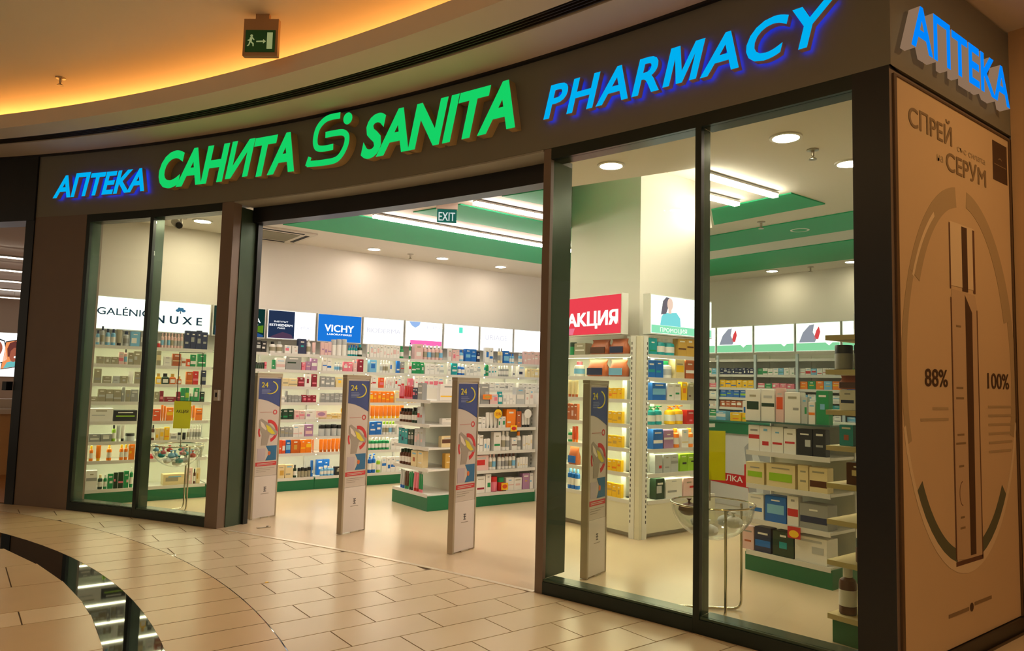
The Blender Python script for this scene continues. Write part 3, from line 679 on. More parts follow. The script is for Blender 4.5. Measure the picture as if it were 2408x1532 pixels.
INK = {'navy': mat('ink_navy', (20, 62, 96), .5), 'grey': mat('ink_grey', (176, 178, 184), .5)}
def lightbox(name, fr, u0, u1, z0, z1, label, face, group=None, dep=.12, frame=SHELF, cat='lightbox'):
    c = fr.pt((u0 + u1) / 2, z0, -dep / 2); t = thing(name, c, label, cat, group)
    part('housing', MB().fbox(fr, u0, u1, z0, z1, -dep, -.004), frame, t)
    part('lit_panel', MB().fbox(fr, u0 + .012, u1 - .012, z0 + .012, z1 - .012, -.004, .0), face, t)
    return t
def LB(i, face, extra=''):
    return lightbox('lightbox', LT, BAYX[i] + .012, BAYX[i + 1] - .012, 1.99, 2.385, ['leftmost white lightbox with thin teal capital letters', 'white lightbox with small tree above wide spaced letters', 'dark green lightbox with white letters and a leaf',
        'lightbox split into a navy half and a white half', 'bright blue lightbox with bold white letters', 'white lightbox with very faint lettering beside the blue one', 'white lightbox with a blue toned face and pink band',
        'white lightbox with a small green mark', 'white lightbox with thin grey capital letters', 'plain white lightbox at the right end of the back wall'][i], face, 'lightboxes above the back shelves')
TXT = glow('lit_teal_ink', (10, 58, 90), .7); WTX = glow('lit_white_ink', (255, 255, 255), 1.5); FNT = glow('lit_faint_ink', (214, 212, 224), 1.0)
o = LB(0, LBW); print_text(LT, 'GALÉNIC', 1.31, 1.87, 2.165, .085, TXT, o, bold=.012)
o = LB(1, LBW); print_text(LT, 'N U X E', 1.93, 2.47, 2.105, .10, TXT, o, bold=.03)
for u, v, r in ((2.21, 2.285, .03), (2.18, 2.272, .026), (2.245, 2.272, .026), (2.225, 2.295, .022), (2.195, 2.298, .02)): decal(LT, ellipse(u, v, r, r * .7, 14), glow('lit_tree', (60, 120, 170), .9), o, 'tree_crown', .0015 + random.random() * .0004)
decal(LT, [(2.205, 2.235), (2.218, 2.235), (2.214, 2.28), (2.208, 2.28)], TXT, o, 'tree_trunk')
o = LB(2, glow('lit_dark_green', (18, 52, 48), .9)); print_text(LT, 'APIVITA', 2.85, 3.2, 2.19, .06, WTX, o, bold=.02); print_text(LT, 'NATURAL PRODUCTS', 2.93, 3.17, 2.155, .018, WTX, o)
decal(LT, band(2.79, 2.2, .022, .03, .032, .042, 0, 360), WTX, o, 'emblem_ring'); decal(LT, [(2.63, 2.005), (3.24, 2.005), (3.24, 2.03), (3.1, 2.08), (2.9, 2.14), (2.75, 2.11), (2.63, 2.12)], glow('lit_blue_leaf', (44, 80, 134), 1.0), o, 'blue_shape', .0012)
decal(LT, [(3.08, 2.13), (3.24, 2.16), (3.24, 2.06), (3.16, 2.07)], glow('lit_leaf', (90, 130, 30), 1.0), o, 'leaf', .002)
o = LB(3, LBW); decal(LT, rect(3.305, 3.66, 2.004, 2.371), glow('lit_navy', (38, 52, 80), 1.0), o, 'navy_half', .001); decal(LT, [(3.31, 2.005), (3.65, 2.005), (3.62, 2.06), (3.5, 2.09), (3.4, 2.05)], glow('lit_plum', (84, 60, 82), 1.0), o, 'plum_shape', .002)
print_text(LT, 'INSTITUT', 3.38, 3.57, 2.215, .022, WTX, o, .003); print_text(LT, 'ESTHEDERM', 3.32, 3.63, 2.165, .03, WTX, o, .003, bold=.02); print_text(LT, 'PARIS', 3.43, 3.53, 2.13, .02, WTX, o, .003); print_text(LT, 'LIERAC', 3.70, 3.92, 2.14, .05, FNT, o, .003)
o = LB(4, glow('lit_blue', (28, 118, 214), 1.05)); print_text(LT, 'VICHY', 4.09, 4.53, 2.14, .10, WTX, o, bold=.03); print_text(LT, 'LABORATOIRES', 4.13, 4.5, 2.09, .024, WTX, o, bold=.02)
o = LB(5, LBW); print_text(LT, 'BIODERMA', 4.73, 5.28, 2.165, .07, FNT, o)
o = LB(6, LBW); decal(LT, [(5.42, 2.372), (5.62, 2.372), (5.6, 2.32), (5.53, 2.28), (5.47, 2.31)], glow('lit_blue_skin', (140, 170, 214), 1.3), o, 'face_print'); decal(LT, rect(5.45, 6.005, 2.02, 2.095), glow('lit_pink', (246, 110, 178), 1.1), o, 'pink_band', .0012); print_text(LT, 'FILLER', 5.74, 5.98, 2.28, .05, FNT, o)
o = LB(7, LBW); decal(LT, rect(6.32, 6.39, 2.25, 2.34), glow('lit_mint', (90, 220, 190), 1.2), o, 'green_mark')
o = LB(8, LBW); print_text(LT, 'URIAGE', 6.83, 7.28, 2.175, .085, FNT, o)
o = LB(9, LBW)

Y_ = {0: 815, 1: 860, 2: 902, 3: 945, 4: 988, 5: 1032, 6: 1078, 7: 1145}
A = {}
A[0, 0] = [('C', 226, 235, 1, 778, 'lb', 'nv'), ('C', 237, 247, 1, 768, 'sv', 'nv'), ('C', 248.5, 260, 1, 774, 'lb', 'nv'), ('C', 261.5, 273, 1, 775, 'lb', 'nv'), ('T', 274, 288, 1, 776, 'gg', 'dk'), ('C', 290, 305, 1, 780, 'sv', 'nv'), ('B', 307, 329, 1, 781, 'lb', 'w'), ('B', 330, 336, 1, 782, 'gr')]
A[0, 1] = [('B', 226, 244, 1, 839, 'gg'), ('B', 245, 260, 1, 840, 'gg'), ('B', 261, 278, 1, 840, 'gg'), ('B', 279, 291, 1, 829, 'pp'), ('C', 292, 300, 1, 821, 'pp', 'dk'), ('B', 301, 313, 1, 830, 'gg'), ('B', 314, 332, 1, 827, 'gg')]
A[0, 2] = [('B', 221, 239, 1, 868, 'gg'), ('B', 241, 262, 1, 885, 'gg'), ('B', 265, 281, 1, 885, 'sv'), ('B', 282, 300, 1, 885, 'gg'), ('T', 301, 314, 1, 874, 'w', 'w'), ('B', 316, 330, 1, 875, 'gg')]
A[0, 3] = [('B', 213, 229, 1, 933, 'gg'), ('B', 230, 285, 3, 915, 'gg', 'sv'), ('B', 286, 294, 1, 911, 'gr'), ('B', 295, 306, 1, 918, 'gg'), ('B', 307, 325, 1, 917, 'gr')]
A[0, 4] = [('B', 210, 266, 1, 961, 'w', 'sv'), ('B', 267, 322, 1, 965, 'dk', 'lm')]
A[0, 5] = [('B', 209, 235, 1, 1021, 'gr'), ('B', 236, 262, 1, 1021, 'gr'), ('C', 263, 273, 1, 1000, 'lm', 'dk'), ('T', 274, 283, 1, 1001, 'sv', 'w'), ('T', 284, 294, 1, 1000, 'w', 'dk'), ('J', 295, 318, 1, 1020, 'sv', 'dk')]
A[0, 6] = [('C', 210, 220, 1, 1049, 'or', 'ye'), ('T', 226, 238, 1, 1048, 'or', 'ye'), ('P', 251, 264, 1, 1046, 'or', 'ye'), ('C', 281, 291, 1, 1046, 'or', 'ye'), ('C', 292, 301, 1, 1046, 'or', 'ye'), ('B', 303, 317, 1, 1043, 'or', 'ye')]
A[0, 7] = [('B', 202, 229, 1, 1107, 'w', 'gr'), ('C', 230, 242, 1, 1117, 'dg', 'cr'), ('C', 243, 252, 1, 1117, 'gn', 'w'), ('B', 253, 266, 1, 1115, 'gn', 'w'), ('B', 267, 277, 1, 1112, 'dg', 'pk'), ('B', 278, 290, 1, 1111, 'dg', 'pk'), ('B', 291, 303, 1, 1108, 'gn', 'pp'), ('P', 305, 314, 1, 1100, 'gn', 'w')]
A[1, 0] = [('J', 369, 377, 1, 803, 'rd'), ('C', 378, 431, 7, 784, 'pp', 'pp'), ('B', 434, 488, 4, 779, 'nv', 'gr')]
A[1, 1] = [('B', 368, 379, 1, 819, 'gg', 'cr'), ('B', 384, 402, 1, 839, 'w', 'sv'), ('B', 405, 425, 1, 833, 'co', 'cr'), ('B', 426, 436, 1, 842, 'w', 'co'), ('B', 437, 446, 1, 845, 'ro'), ('B', 447, 460, 1, 835, 'gn'), ('B', 464, 484, 1, 834, 'gn')]
A[1, 2] = [('Q', 366, 379, 1, 879, 'ye', 'gd'), ('Q', 380, 397, 1, 879, 'dg', 'dk'), ('Q', 398, 413, 1, 880, 'am', 'gd'), ('Q', 415, 426, 1, 886, 'am', 'gd'), ('B', 437, 452, 1, 875, 'am', 'or'), ('B', 453, 466, 1, 874, 'rd'), ('B', 472, 484, 1, 872, 'nv', 'gr')]
A[1, 3] = [('B', 362, 374, 1, 922, 'gg'), ('B', 375, 384, 1, 920, 'cm'), ('B', 385, 413, 1, 934, 'cm'), ('B', 414, 423, 1, 922, 'cm'), ('B', 424, 434, 1, 913, 'gn'), ('B', 435, 444, 1, 913, 'gn'), ('J', 445, 454, 1, 926, 'gn', 'w'), ('B', 455, 468, 1, 913, 'gn'), ('B', 469, 480, 1, 922, 'dg', 'gn')]
A[1, 4] = [('B', 359, 377, 1, 963, 'ro'), ('T', 378, 390, 2, 954, 'or', 'or'), ('B', 391, 407, 1, 959, 'or', 'ye'), ('T', 445, 458, 2, 955, 'or', 'ye'), ('B', 459, 475, 1, 961, 'or', 'am')]
A[1, 5] = [('C', 356, 364, 1, 1000, 'bn', 'dk'), ('B', 365, 385, 2, 1008, 'cr', 'ye'), ('B', 386, 398, 1, 1005, 'ye', 'or'), ('B', 399, 416, 1, 1019, 'w', 'gr'), ('J', 417, 427, 1, 1018, 'sv', 'dk'), ('J', 428, 437, 1, 1018, 'dk', 'dk'), ('C', 439, 473, 5, 999, 'w', 'w')]
A[1, 6] = [('J', 352, 362, 1, 1068, 'rd'), ('C', 363, 378, 2, 1052, 'cr', 'gd'), ('B', 460, 474, 1, 1052, 'gg')]
A[1, 7] = [('B', 383, 436, 1, 1115, 'cr', 'gg'), ('B', 438, 452, 1, 1101, 'pp', 'w'), ('C', 454, 460, 1, 1103, 'bn', 'dk'), ('B', 461, 470, 1, 1101, 'cr')]
A[2, 0] = [('B', 545, 556, 1, 800, 'nv'), ('C', 557, 567, 1, 801, 'bl', 'bl'), ('B', 568, 580, 1, 802, 'co'), ('J', 581, 593, 1, 804, 'gg', 'dk'), ('B', 594, 600, 1, 808, 'nv'), ('B', 601, 613, 1, 801, 'dk'), ('B', 614, 626, 1, 803, 'dk')]
A[2, 1] = [('K', 558, 577, 1, 833, 'gn', 'w'), ('B', 578, 590, 1, 851, 'w', 'dk'), ('B', 591, 598, 1, 847, 'w', 'dk'), ('J', 599, 622, 5, 853, 'dg', 'dk'), ('B', 623, 629, 1, 852, 'pk')]
A[2, 2] = [('B', 545, 556, 1, 884, 'rd'), ('B', 557, 567, 1, 883, 'cm'), ('B', 569, 583, 1, 875, 'w', 'co'), ('B', 588, 600, 1, 875, 'w', 'co'), ('J', 606, 640, 3, 888, 'rd')]
A[2, 3] = [('C', 544, 552, 1, 918, 'dk'), ('C', 553, 565, 1, 918, 'pk', 'gn'), ('C', 567, 579, 1, 917, 'or', 'gn'), ('C', 582, 593, 1, 918, 'bn', 'gn'), ('B', 600, 640, 3, 922, 'gn')]
A[2, 4] = [('C', 550, 563, 1, 956, 'rd', 'rd'), ('C', 565, 577, 1, 956, 'or', 'or'), ('B', 578, 589, 1, 952, 'pp', 'w'), ('C', 600, 640, 3, 956, 'gn', 'dk')]
A[2, 5] = [('B', 545, 555, 1, 1000, 'tl'), ('C', 556, 571, 1, 1002, 'tl', 'dk'), ('C', 572, 581, 1, 1002, 'cm', 'dk'), ('C', 582, 592, 1, 1002, 'dk', 'dk'), ('C', 602, 640, 3, 1003, 'gn', 'dk')]
A[2, 6] = [('C', 543, 554, 1, 1047, 'am', 'dk'), ('C', 555, 566, 1, 1044, 'am', 'dk'), ('J', 567, 582, 1, 1040, 'or', 'dg'), ('C', 600, 640, 3, 1044, 'bn', 'dk')]
A[2, 7] = [('C', 540, 586, 4, 1103, 'bn', 'dk'), ('B', 600, 638, 3, 1098, 'co')]
A[3, 0] = [('C', 634, 649, 1, 804, 'w', 'dk'), ('C', 650, 665, 1, 804, 'w', 'gr'), ('B', 668, 683, 1, 813, 'w'), ('B', 685, 699, 1, 814, 'w'), ('B', 700, 719, 1, 798, 'nv', 'tl'), ('P', 720, 731, 1, 799, 'w', 'w'), ('T', 733, 742, 1, 806, 'pp', 'w')]
A[3, 1] = [('B', 639, 646, 1, 847, 'gn', 'w'), ('B', 648, 670, 1, 843, 'w', 'pp'), ('B', 671, 707, 1, 838, 'gr', 'dg'), ('B', 708, 717, 1, 853, 'pk'), ('B', 718, 729, 1, 851, 'mv'), ('B', 730, 745, 1, 844, 'mv')]
A[3, 2] = [('B', 657, 698, 2, 890, 'cr', 'gg'), ('B', 700, 714, 1, 888, 'cm'), ('B', 715, 730, 1, 881, 'w', 'cm'), ('B', 732, 747, 1, 881, 'cm', 'pk')]
A[3, 3] = [('B', 653, 668, 1, 931, 'w', 'sv'), ('B', 669, 675, 1, 920, 'gr'), ('B', 676, 707, 4, 930, 'gr'), ('B', 708, 748, 3, 930, 'cm', 'pk')]
A[3, 4] = [('B', 650, 689, 3, 963, 'dg', 'gn'), ('B', 690, 715, 2, 966, 'pp'), ('B', 717, 742, 1, 965, 'w', 'mv')]
A[3, 5] = [('B', 647, 657, 1, 1001, 'dk'), ('B', 658, 687, 3, 1004, 'gr', 'gg'), ('B', 688, 714, 2, 999, 'w', 'pp'), ('B', 715, 735, 1, 999, 'mv', 'pp')]
A[3, 6] = [('B', 646, 670, 3, 1033, 'ro'), ('B', 671, 682, 1, 1032, 'bl'), ('B', 683, 704, 1, 1034, 'am', 'gd'), ('B', 705, 731, 2, 1033, 'or', 'ye'), ('T', 732, 748, 2, 1031, 'or', 'am')]
A[3, 7] = [('B', 641, 650, 1, 1094, 'co'), ('B', 651, 668, 1, 1093, 'cr', 'gd'), ('B', 669, 688, 1, 1093, 'cr', 'gg'), ('C', 689, 697, 1, 1094, 'dg', 'dk'), ('J', 699, 730, 4, 1100, 'gg', 'dk'), ('B', 737, 748, 1, 1083, 'bl', 'w')]
A[4, 0] = [('B', 752, 778, 3, 806, 'pp', 'mv'), ('J', 779, 816, 3, 799, 'w', 'sv'), ('C', 817, 840, 4, 812, 'tl', 'bl'), ('C', 841, 852, 1, 811, 'dg', 'tl')]
A[4, 1] = [('B', 757, 778, 2, 842, 'w', 'bl'), ('C', 785, 804, 3, 853, 'w', 'sv'), ('B', 806, 827, 2, 851, 'pk', 'w'), ('B', 829, 838, 1, 848, 'pp'), ('B', 840, 853, 1, 844, 'cm', 'pp')]
A[4, 2] = [('B', 752, 786, 3, 886, 'gr', 'w'), ('B', 788, 806, 1, 888, 'cr', 'ye')]
A[4, 3] = [('B', 752, 806, 5, 925, 'gr', 'sv')]
A[4, 4] = [('B', 750, 806, 4, 972, 'cr', 'gd')]
A[4, 5] = [('J', 750, 806, 4, 999, 'sv', 'dk')]
A[4, 6] = [('T', 750, 806, 6, 1030, 'or', 'am'), ('C', 856, 862, 1, 1030, 'gn', 'w')]
A[4, 7] = [('C', 752, 784, 4, 1097, 'lb', 'w'), ('B', 786, 804, 1, 1098, 'dk', 'gg'), ('B', 752, 782, 2, 1084, 'bl', 'w', True)]
A[5, 0] = [('B', 856, 867, 1, 810, 'w', 'gn'), ('B', 868, 938, 9, 812, 'w', 'pp'), ('C', 940, 949, 1, 815, 'gn', 'gn')]
A[5, 1] = [('B', 867, 884, 1, 844, 'lb', 'bl'), ('C', 893, 912, 3, 844, 'w', 'w'), ('B', 914, 921, 1, 851, 'w', 'bl'), ('B', 931, 938, 1, 846, 'bl', 'w'), ('B', 940, 949, 1, 852, 'gr', 'rd')]
A[5, 2] = [('B', 864, 883, 2, 881, 'w', 'rd'), ('B', 890, 901, 1, 889, 'ro', 'pk'), ('B', 905, 924, 4, 888, 'w', 'pp'), ('B', 926, 949, 3, 886, 'w', 'rd')]
A[5, 3] = [('B', 866, 924, 6, 921, 'or', 'ye'), ('B', 926, 948, 2, 919, 'cr', 'ye')]
A[5, 4] = [('T', 861, 949, 9, 950, 'or', 'ye')]
A[5, 5] = [('C', 858, 866, 1, 988, 'gn', 'w'), ('B', 868, 896, 2, 990, 'bl', 'w'), ('C', 899, 928, 4, 991, 'w', 'lm'), ('B', 931, 948, 1, 992, 'w', 'gr')]
A[5, 6] = [('C', 863, 915, 6, 1026, 'gn', 'w'), ('B', 918, 940, 2, 1030, 'w', 'gr')]
A[5, 7] = [('P', 856, 883, 3, 1069, 'bl', 'bl'), ('C', 885, 894, 1, 1075, 'lm', 'w'), ('B', 896, 938, 4, 1074, 'w', 'bl')]
A[6, 0] = [('P', 955, 964, 1, 807, 'gn', 'nv'), ('B', 973, 993, 1, 810, 'pp', 'w'), ('C', 995, 1041, 5, 813, 'pp', 'w')]
A[6, 1] = [('B', 952, 966, 1, 853, 'w', 'rd'), ('B', 967, 995, 3, 847, 'gn', 'w'), ('B', 997, 1042, 4, 857, 'w', 'sv')]
A[6, 2] = [('B', 952, 970, 2, 890, 'pk', 'w'), ('B', 972, 1040, 6, 885, 'w', 'pk')]
A[6, 3] = [('T', 951, 980, 3, 925, 'or', 'ye')]
A[7, 0] = [('B', 1048, 1060, 1, 820, 'w', 'pp'), ('B', 1061, 1078, 2, 824, 'pp'), ('C', 1079, 1090, 1, 824, 'lb', 'bl'), ('B', 1092, 1118, 2, 822, 'bl', 'lb'), ('B', 1119, 1126, 1, 828, 'nv')]
A[7, 1] = [('B', 1047, 1058, 1, 856, 'w'), ('B', 1060, 1073, 1, 855, 'tl', 'w'), ('C', 1076, 1092, 2, 857, 'bl', 'w'), ('B', 1094, 1128, 4, 858, 'w', 'sv')]
A[7, 2] = [('B', 1048, 1128, 7, 892, 'w', 'sv')]
A[8, 0] = [('B', 1134, 1158, 2, 814, 'w', 'bl'), ('C', 1170, 1181, 2, 820, 'cr', 'gr'), ('B', 1182, 1195, 1, 826, 'bl', 'lb'), ('C', 1196, 1208, 2, 832, 'lb', 'bl')]
A[8, 1] = [('C', 1134, 1140, 1, 857, 'tl', 'w'), ('B', 1141, 1146, 1, 857, 'gn'), ('B', 1147, 1166, 3, 857, 'w', 'tl'), ('C', 1171, 1195, 4, 861, 'gr', 'w'), ('B', 1203, 1209, 1, 861, 'w', 'nv')]
A[8, 2] = [('B', 1135, 1208, 6, 900, 'w', 'gr')]
A[9, 0] = [('C', 1214, 1226, 2, 832, 'lb', 'w'), ('B', 1229, 1271, 5, 828, 'pp', 'w')]
A[9, 1] = [('B', 1213, 1231, 1, 862, 'w', 'nv'), ('B', 1236, 1272, 4, 868, 'cr', 'w')]
A[9, 2] = [('B', 1213, 1270, 5, 902, 'w', 'gr')]
SLOTH = [.24, .178, .183, .173, .188, .19, .178, .275]
for (bay, lv), items in sorted(A.items()):
    stock(9.50, 'y', 9.455, items, SZ[lv], 'on the %s shelf below the %s' % (LEVEL[lv], BNAME[bay]), 'products on the back wall shelves', 0, hmax=SLOTH[lv], lim=(BAYX[bay] + .016, BAYX[bay + 1] - .016))

# ------------------------------------------------------------------ centre gondola and its end cap
GZ = [1.22, .931, .651, .423, .155]
FG = WY(7.64)
g1 = shelf_unit('gondola', 'white centre gondola with green plinth facing the entrance', 'shelf', FG, 4.86, 5.99, .40, GZ, .14, GREEN, 1.36, led=False)
part('end_upright', MB().box(5.992, 6.04, 7.22, 7.66, 0, 1.36), SHELF, g1); slots(WX(5.991), -7.34, -7.33, .0, .1, 1.3, g1); slots(WY(7.22), 6.012, 6.022, 0, .15, 1.3, g1)
PG = 'products on the centre gondola'
Gi = [[('B', 1107, 1128, 1, 912, 'w', 'rd'), ('B', 1129, 1150, 1, 904, 'gr', 'sv'), ('B', 1151, 1170, 1, 928, 'pp'), ('B', 1171, 1180, 1, 922, 'tl', 'w'), ('B', 1182, 1212, 4, 929, 'w', 'sv'), ('B', 1213, 1233, 1, 912, 'sv', 'w'), ('B', 1234, 1254, 2, 917, 'w', 'pp')],
      [('B', 1107, 1122, 1, 968, 'w'), ('B', 1123, 1141, 2, 981, 'w'), ('T', 1143, 1170, 3, 971, 'w', 'w'), ('B', 1171, 1188, 2, 981, 'w'), ('B', 1190, 1212, 1, 963, 'or', 'w'), ('B', 1213, 1225, 1, 968, 'co', 'or'), ('T', 1227, 1246, 3, 973, 'w', 'dk')],
      [('B', 1105, 1117, 1, 1030, 'w', 'tl'), ('B', 1118, 1135, 2, 1023, 'w', 'gr'), ('B', 1136, 1151, 2, 1033, 'w'), ('B', 1160, 1177, 1, 1017, 'w', 'gn'), ('C', 1180, 1200, 2, 1015, 'w', 'w'), ('B', 1202, 1215, 1, 1030, 'w', 'bn'), ('C', 1216, 1227, 1, 1016, 'w', 'or'), ('B', 1229, 1251, 4, 1024, 'w', 'cr')],
      [('B', 1109, 1148, 1, 1072, 'pp', 'rd'), ('C', 1150, 1167, 2, 1066, 'w', 'pp'), ('C', 1171, 1213, 5, 1063, 'w', 'bn'), ('B', 1215, 1240, 4, 1076, 'w', 'cr')],
      [('B', 1104, 1118, 1, 1123, 'w', 'pk'), ('B', 1119, 1140, 1, 1121, 'w', 'cm'), ('B', 1141, 1154, 1, 1116, 'w', 'gn'), ('J', 1156, 1172, 1, 1122, 'pk', 'rd'), ('J', 1173, 1187, 1, 1124, 'rd', 'gn'), ('B', 1189, 1226, 2, 1123, 'w', 'pp'), ('B', 1228, 1244, 1, 1114, 'mv', 'gd'), ('B', 1245, 1253, 1, 1113, 'w', 'lb')]]
for k, it in enumerate(Gi): stock(7.28, 'y', 7.255, it, GZ[k], 'on the %s shelf of the centre gondola front' % LEVEL[k if k < 4 else 7], PG, 0, hmax=(.30, .25, .25, .195, .235)[k])
EZ = [1.26, .98, .715, .47, .185]
FE = WX(4.84)
g1e = shelf_unit('gondola_end_cap', 'white end cap shelf of the centre gondola facing left', 'shelf', FE, -8.10, -7.26, .42, EZ, .17, GREEN, 1.40, led=False)
Ei = [[('T', 940, 951, 2, 908, 'pk', 'rd'), ('T', 952, 973, 4, 909, 'rd', 'pk'), ('B', 974, 985, 2, 912, 'nv', 'pk'), ('B', 986, 997, 1, 900, 'gr')],
      [('C', 941, 968, 4, 960, 'bn', 'dk'), ('C', 970, 983, 2, 958, 'dg', 'dk'), ('B', 985, 997, 2, 956, 'sv', 'rd')],
      [('B', 941, 962, 3, 1008, 'tl', 'nv'), ('B', 963, 976, 2, 1010, 'dg', 'gr'), ('B', 978, 998, 3, 1008, 'sv', 'pp')],
      [('C', 941, 968, 4, 1056, 'bn', 'dg'), ('B', 970, 984, 1, 1060, 'cr', 'co'), ('B', 985, 998, 1, 1062, 'cr', 'w')],
      [('T', 943, 953, 2, 1104, 'sv', 'bl'), ('T', 954, 963, 2, 1106, 'bn', 'gn'), ('T', 964, 973, 2, 1106, 'gn', 'dg'), ('T', 974, 986, 2, 1107, 'pk', 'rd'), ('T', 987, 996, 2, 1110, 'gn', 'pk')]]
for k, it in enumerate(Ei): stock(4.46, 'x', 4.43, it, EZ[k], 'on the %s shelf of the gondola end cap' % LEVEL[k if k < 4 else 7], 'products on the gondola end cap', -PI / 2, hmax=(.2, .235, .22, .2, .22)[k])
def boards_side(items, y, z, where, group):     # cartons seen along the right edge of the end cap
    for (x0, x1, h, ck, c2) in items: product('B', ((x0 + x1) / 2, y, z + .0015), 0, x1 - x0, .07, h, ck, c2, '@%s carton|%s' % (PAL[ck][1], where), group)
for k, its in enumerate([[(4.56, 4.80, .19, 'w', 'ye')], [(4.60, 4.80, .07, 'w', 'sv')], [(4.60, 4.81, .13, 'cr', 'bn')], [(4.66, 4.82, .17, 'gd', 'cr')]]):
    boards_side(its, 7.32, EZ[k], 'at the inner edge of the %s end cap shelf' % LEVEL[k], 'products on the gondola end cap')
for (x, y, z, ck, lb) in ((5.36, 7.222, 1.17, 'ye', 'yellow round price tag hanging from the gondola top shelf'), (5.83, 7.222, 1.17, 'w', 'white round price tag hanging from the gondola top shelf'), (4.36, 9.425, 1.115, 'ye', 'yellow round discount tag hanging in front of the blue lightbox shelves')):
    f_ = WY(y); t = thing('price_tag', (x, y, z), lb, 'tag', 'round price tags')
    part('disc', MB().fprism(f_, ellipse(x, z - .065, .058, .058, 20), 0, .003), pcol(ck), t); part('hook', MB().fbox(f_, x - .004, x + .004, z - .01, z + .03, .0, .003), SLOT, t)
    if ck == 'ye': print_text(f_, '25%', x - .04, x + .04, z - .082, .035, mat('tag_red', (196, 60, 20), .5), t, .0042, bold=.02)

def offer(fr, u, v, w, h, ck, c2, label):
    p = fr.pt(u, v, .001); t = thing('offer_card', p, label, 'tag', 'offer cards'); part('card', MB().fbox(fr, u - w / 2, u + w / 2, v, v + h, 0, .003), pcol(ck), t); decal(fr, ellipse(u, v + h / 2, w * .36, h * .3, 16), pcol(c2), t, 'printed_oval', .0045)
f_ = WY(7.2345)
offer(f_, 5.62, .885, .10, .075, 'ye', 'rd', 'yellow and red offer card on the second gondola shelf edge'); offer(f_, 5.50, .175, .10, .085, 'ye', 'ro', 'yellow offer card standing on the gondola base shelf edge')
offer(f_, 5.2, 1.28, .13, .06, 'or', 'gd', 'orange offer card above the top gondola shelf edge')
offer(WY(9.4405), 4.03, .955, .15, .09, 'pp', 'mv', 'pale lilac offer card on the back shelves below the blue lightbox')
fb = thing('floor_bolt', (2.56, 7.28, 0), 'small metal floor stop inside the entrance by the left door post', 'door stop'); part('plate', MB().box(2.50, 2.63, 7.27, 7.30, .0005, .006), STEEL, fb); part('stud', MB().lathe((2.6, 7.285, .006), [(.012, 0), (.01, .012)], 10), STEEL, fb)
q_ = at_z(627, 1371, 0); props(part('paper_scrap', MB().prism([(q_.x - .012, q_.y - .01), (q_.x + .014, q_.y - .006), (q_.x + .01, q_.y + .012), (q_.x - .01, q_.y + .01)], .0005, .004), pcol('ye')), 'tiny yellow paper scrap on the mall floor tiles', 'litter')
# ------------------------------------------------------------------ shelving wrapped round the column
CZ = [1.807, 1.576, 1.35, 1.103, .863, .62, .361]
CREAM = mat('cream_base_panel', (222, 218, 196), .5)
FL = WX(5.745); FRt = WY(5.275)
cu = shelf_unit('column_shelf_unit', 'lit shelf unit on the left face of the white column below the red sign', 'shelf', FL, -6.36, -5.06, .35, CZ, .33, CREAM, 2.0, 'column shelf units', kick=.05)
cv = shelf_unit('column_shelf_unit', 'lit shelf unit on the right face of the white column', 'shelf', FRt, 5.50, 6.58, .345, CZ, .33, CREAM, 2.0, 'column shelf units', kick=.05)
cp = thing('corner_upright', (5.42, 4.98, 0), 'white slotted corner upright between the two column shelf units', 'post')
part('left_leg', MB().box(5.385, 5.43, 4.99, 5.058, 0, 1.99), SHELF, cp); part('right_leg', MB().box(5.432, 5.497, 4.925, 4.985, 0, 1.99), SHELF, cp); part('corner_strip', MB().box(5.39, 5.431, 4.93, 4.988, 0, 1.985), CREAM, cp)
slots(WX(5.385), -5.045, -5.035, 0, .15, 1.95, cp); slots(WY(4.925), 5.478, 5.488, 0, .15, 1.95, cp)
o = lightbox('lightbox', WX(5.395), -6.35, -5.20, 2.015, 2.44, 'glowing red lightbox with bold white Cyrillic letters on the column', glow('lit_red', (240, 62, 84), 1.15), dep=.1)
print_text(WX(5.395), 'АКЦИЯ', -6.03, -5.245, 2.12, .15, WTX, o, bold=.05)
decal(WX(5.395), [(-6.2, 2.03), (-5.93, 2.03), (-5.90, 2.1), (-6.2, 2.1)], glow('lit_rose', (244, 120, 160), 1.1), o, 'rose_patch', .0012)
o = lightbox('lightbox', WY(4.935), 5.535, 6.52, 2.015, 2.425, 'white lightbox showing a woman in a light blue top', LBW, dep=.1)
WL = WY(4.935)
decal(WL, rect(5.55, 6.505, 2.03, 2.11), glow('lit_mint_band', (150, 232, 200), 1.1), o, 'mint_band', .0012); print_text(WL, 'ПРОМОЦИЯ', 5.68, 6.1, 2.045, .045, WTX, o, .002)
decal(WL, [(5.68, 2.112), (5.70, 2.2), (5.74, 2.24), (5.83, 2.245), (5.93, 2.255), (5.99, 2.2), (6.0, 2.112)], glow('lit_aqua', (130, 218, 240), 1.15), o, 'blue_top', .0014)
decal(WL, [(5.69, 2.22), (5.72, 2.36), (5.77, 2.405), (5.82, 2.40), (5.80, 2.3), (5.77, 2.235)], glow('lit_hair', (120, 110, 130), 1.0), o, 'hair', .0018)
decal(WL, ellipse(5.83, 2.335, .045, .065, 16), glow('lit_skin', (248, 208, 204), 1.15), o, 'face', .0022); decal(WL, rect(5.805, 5.85, 2.24, 2.29), glow('lit_skin', (248, 208, 204), 1.15), o, 'neck', .0020)
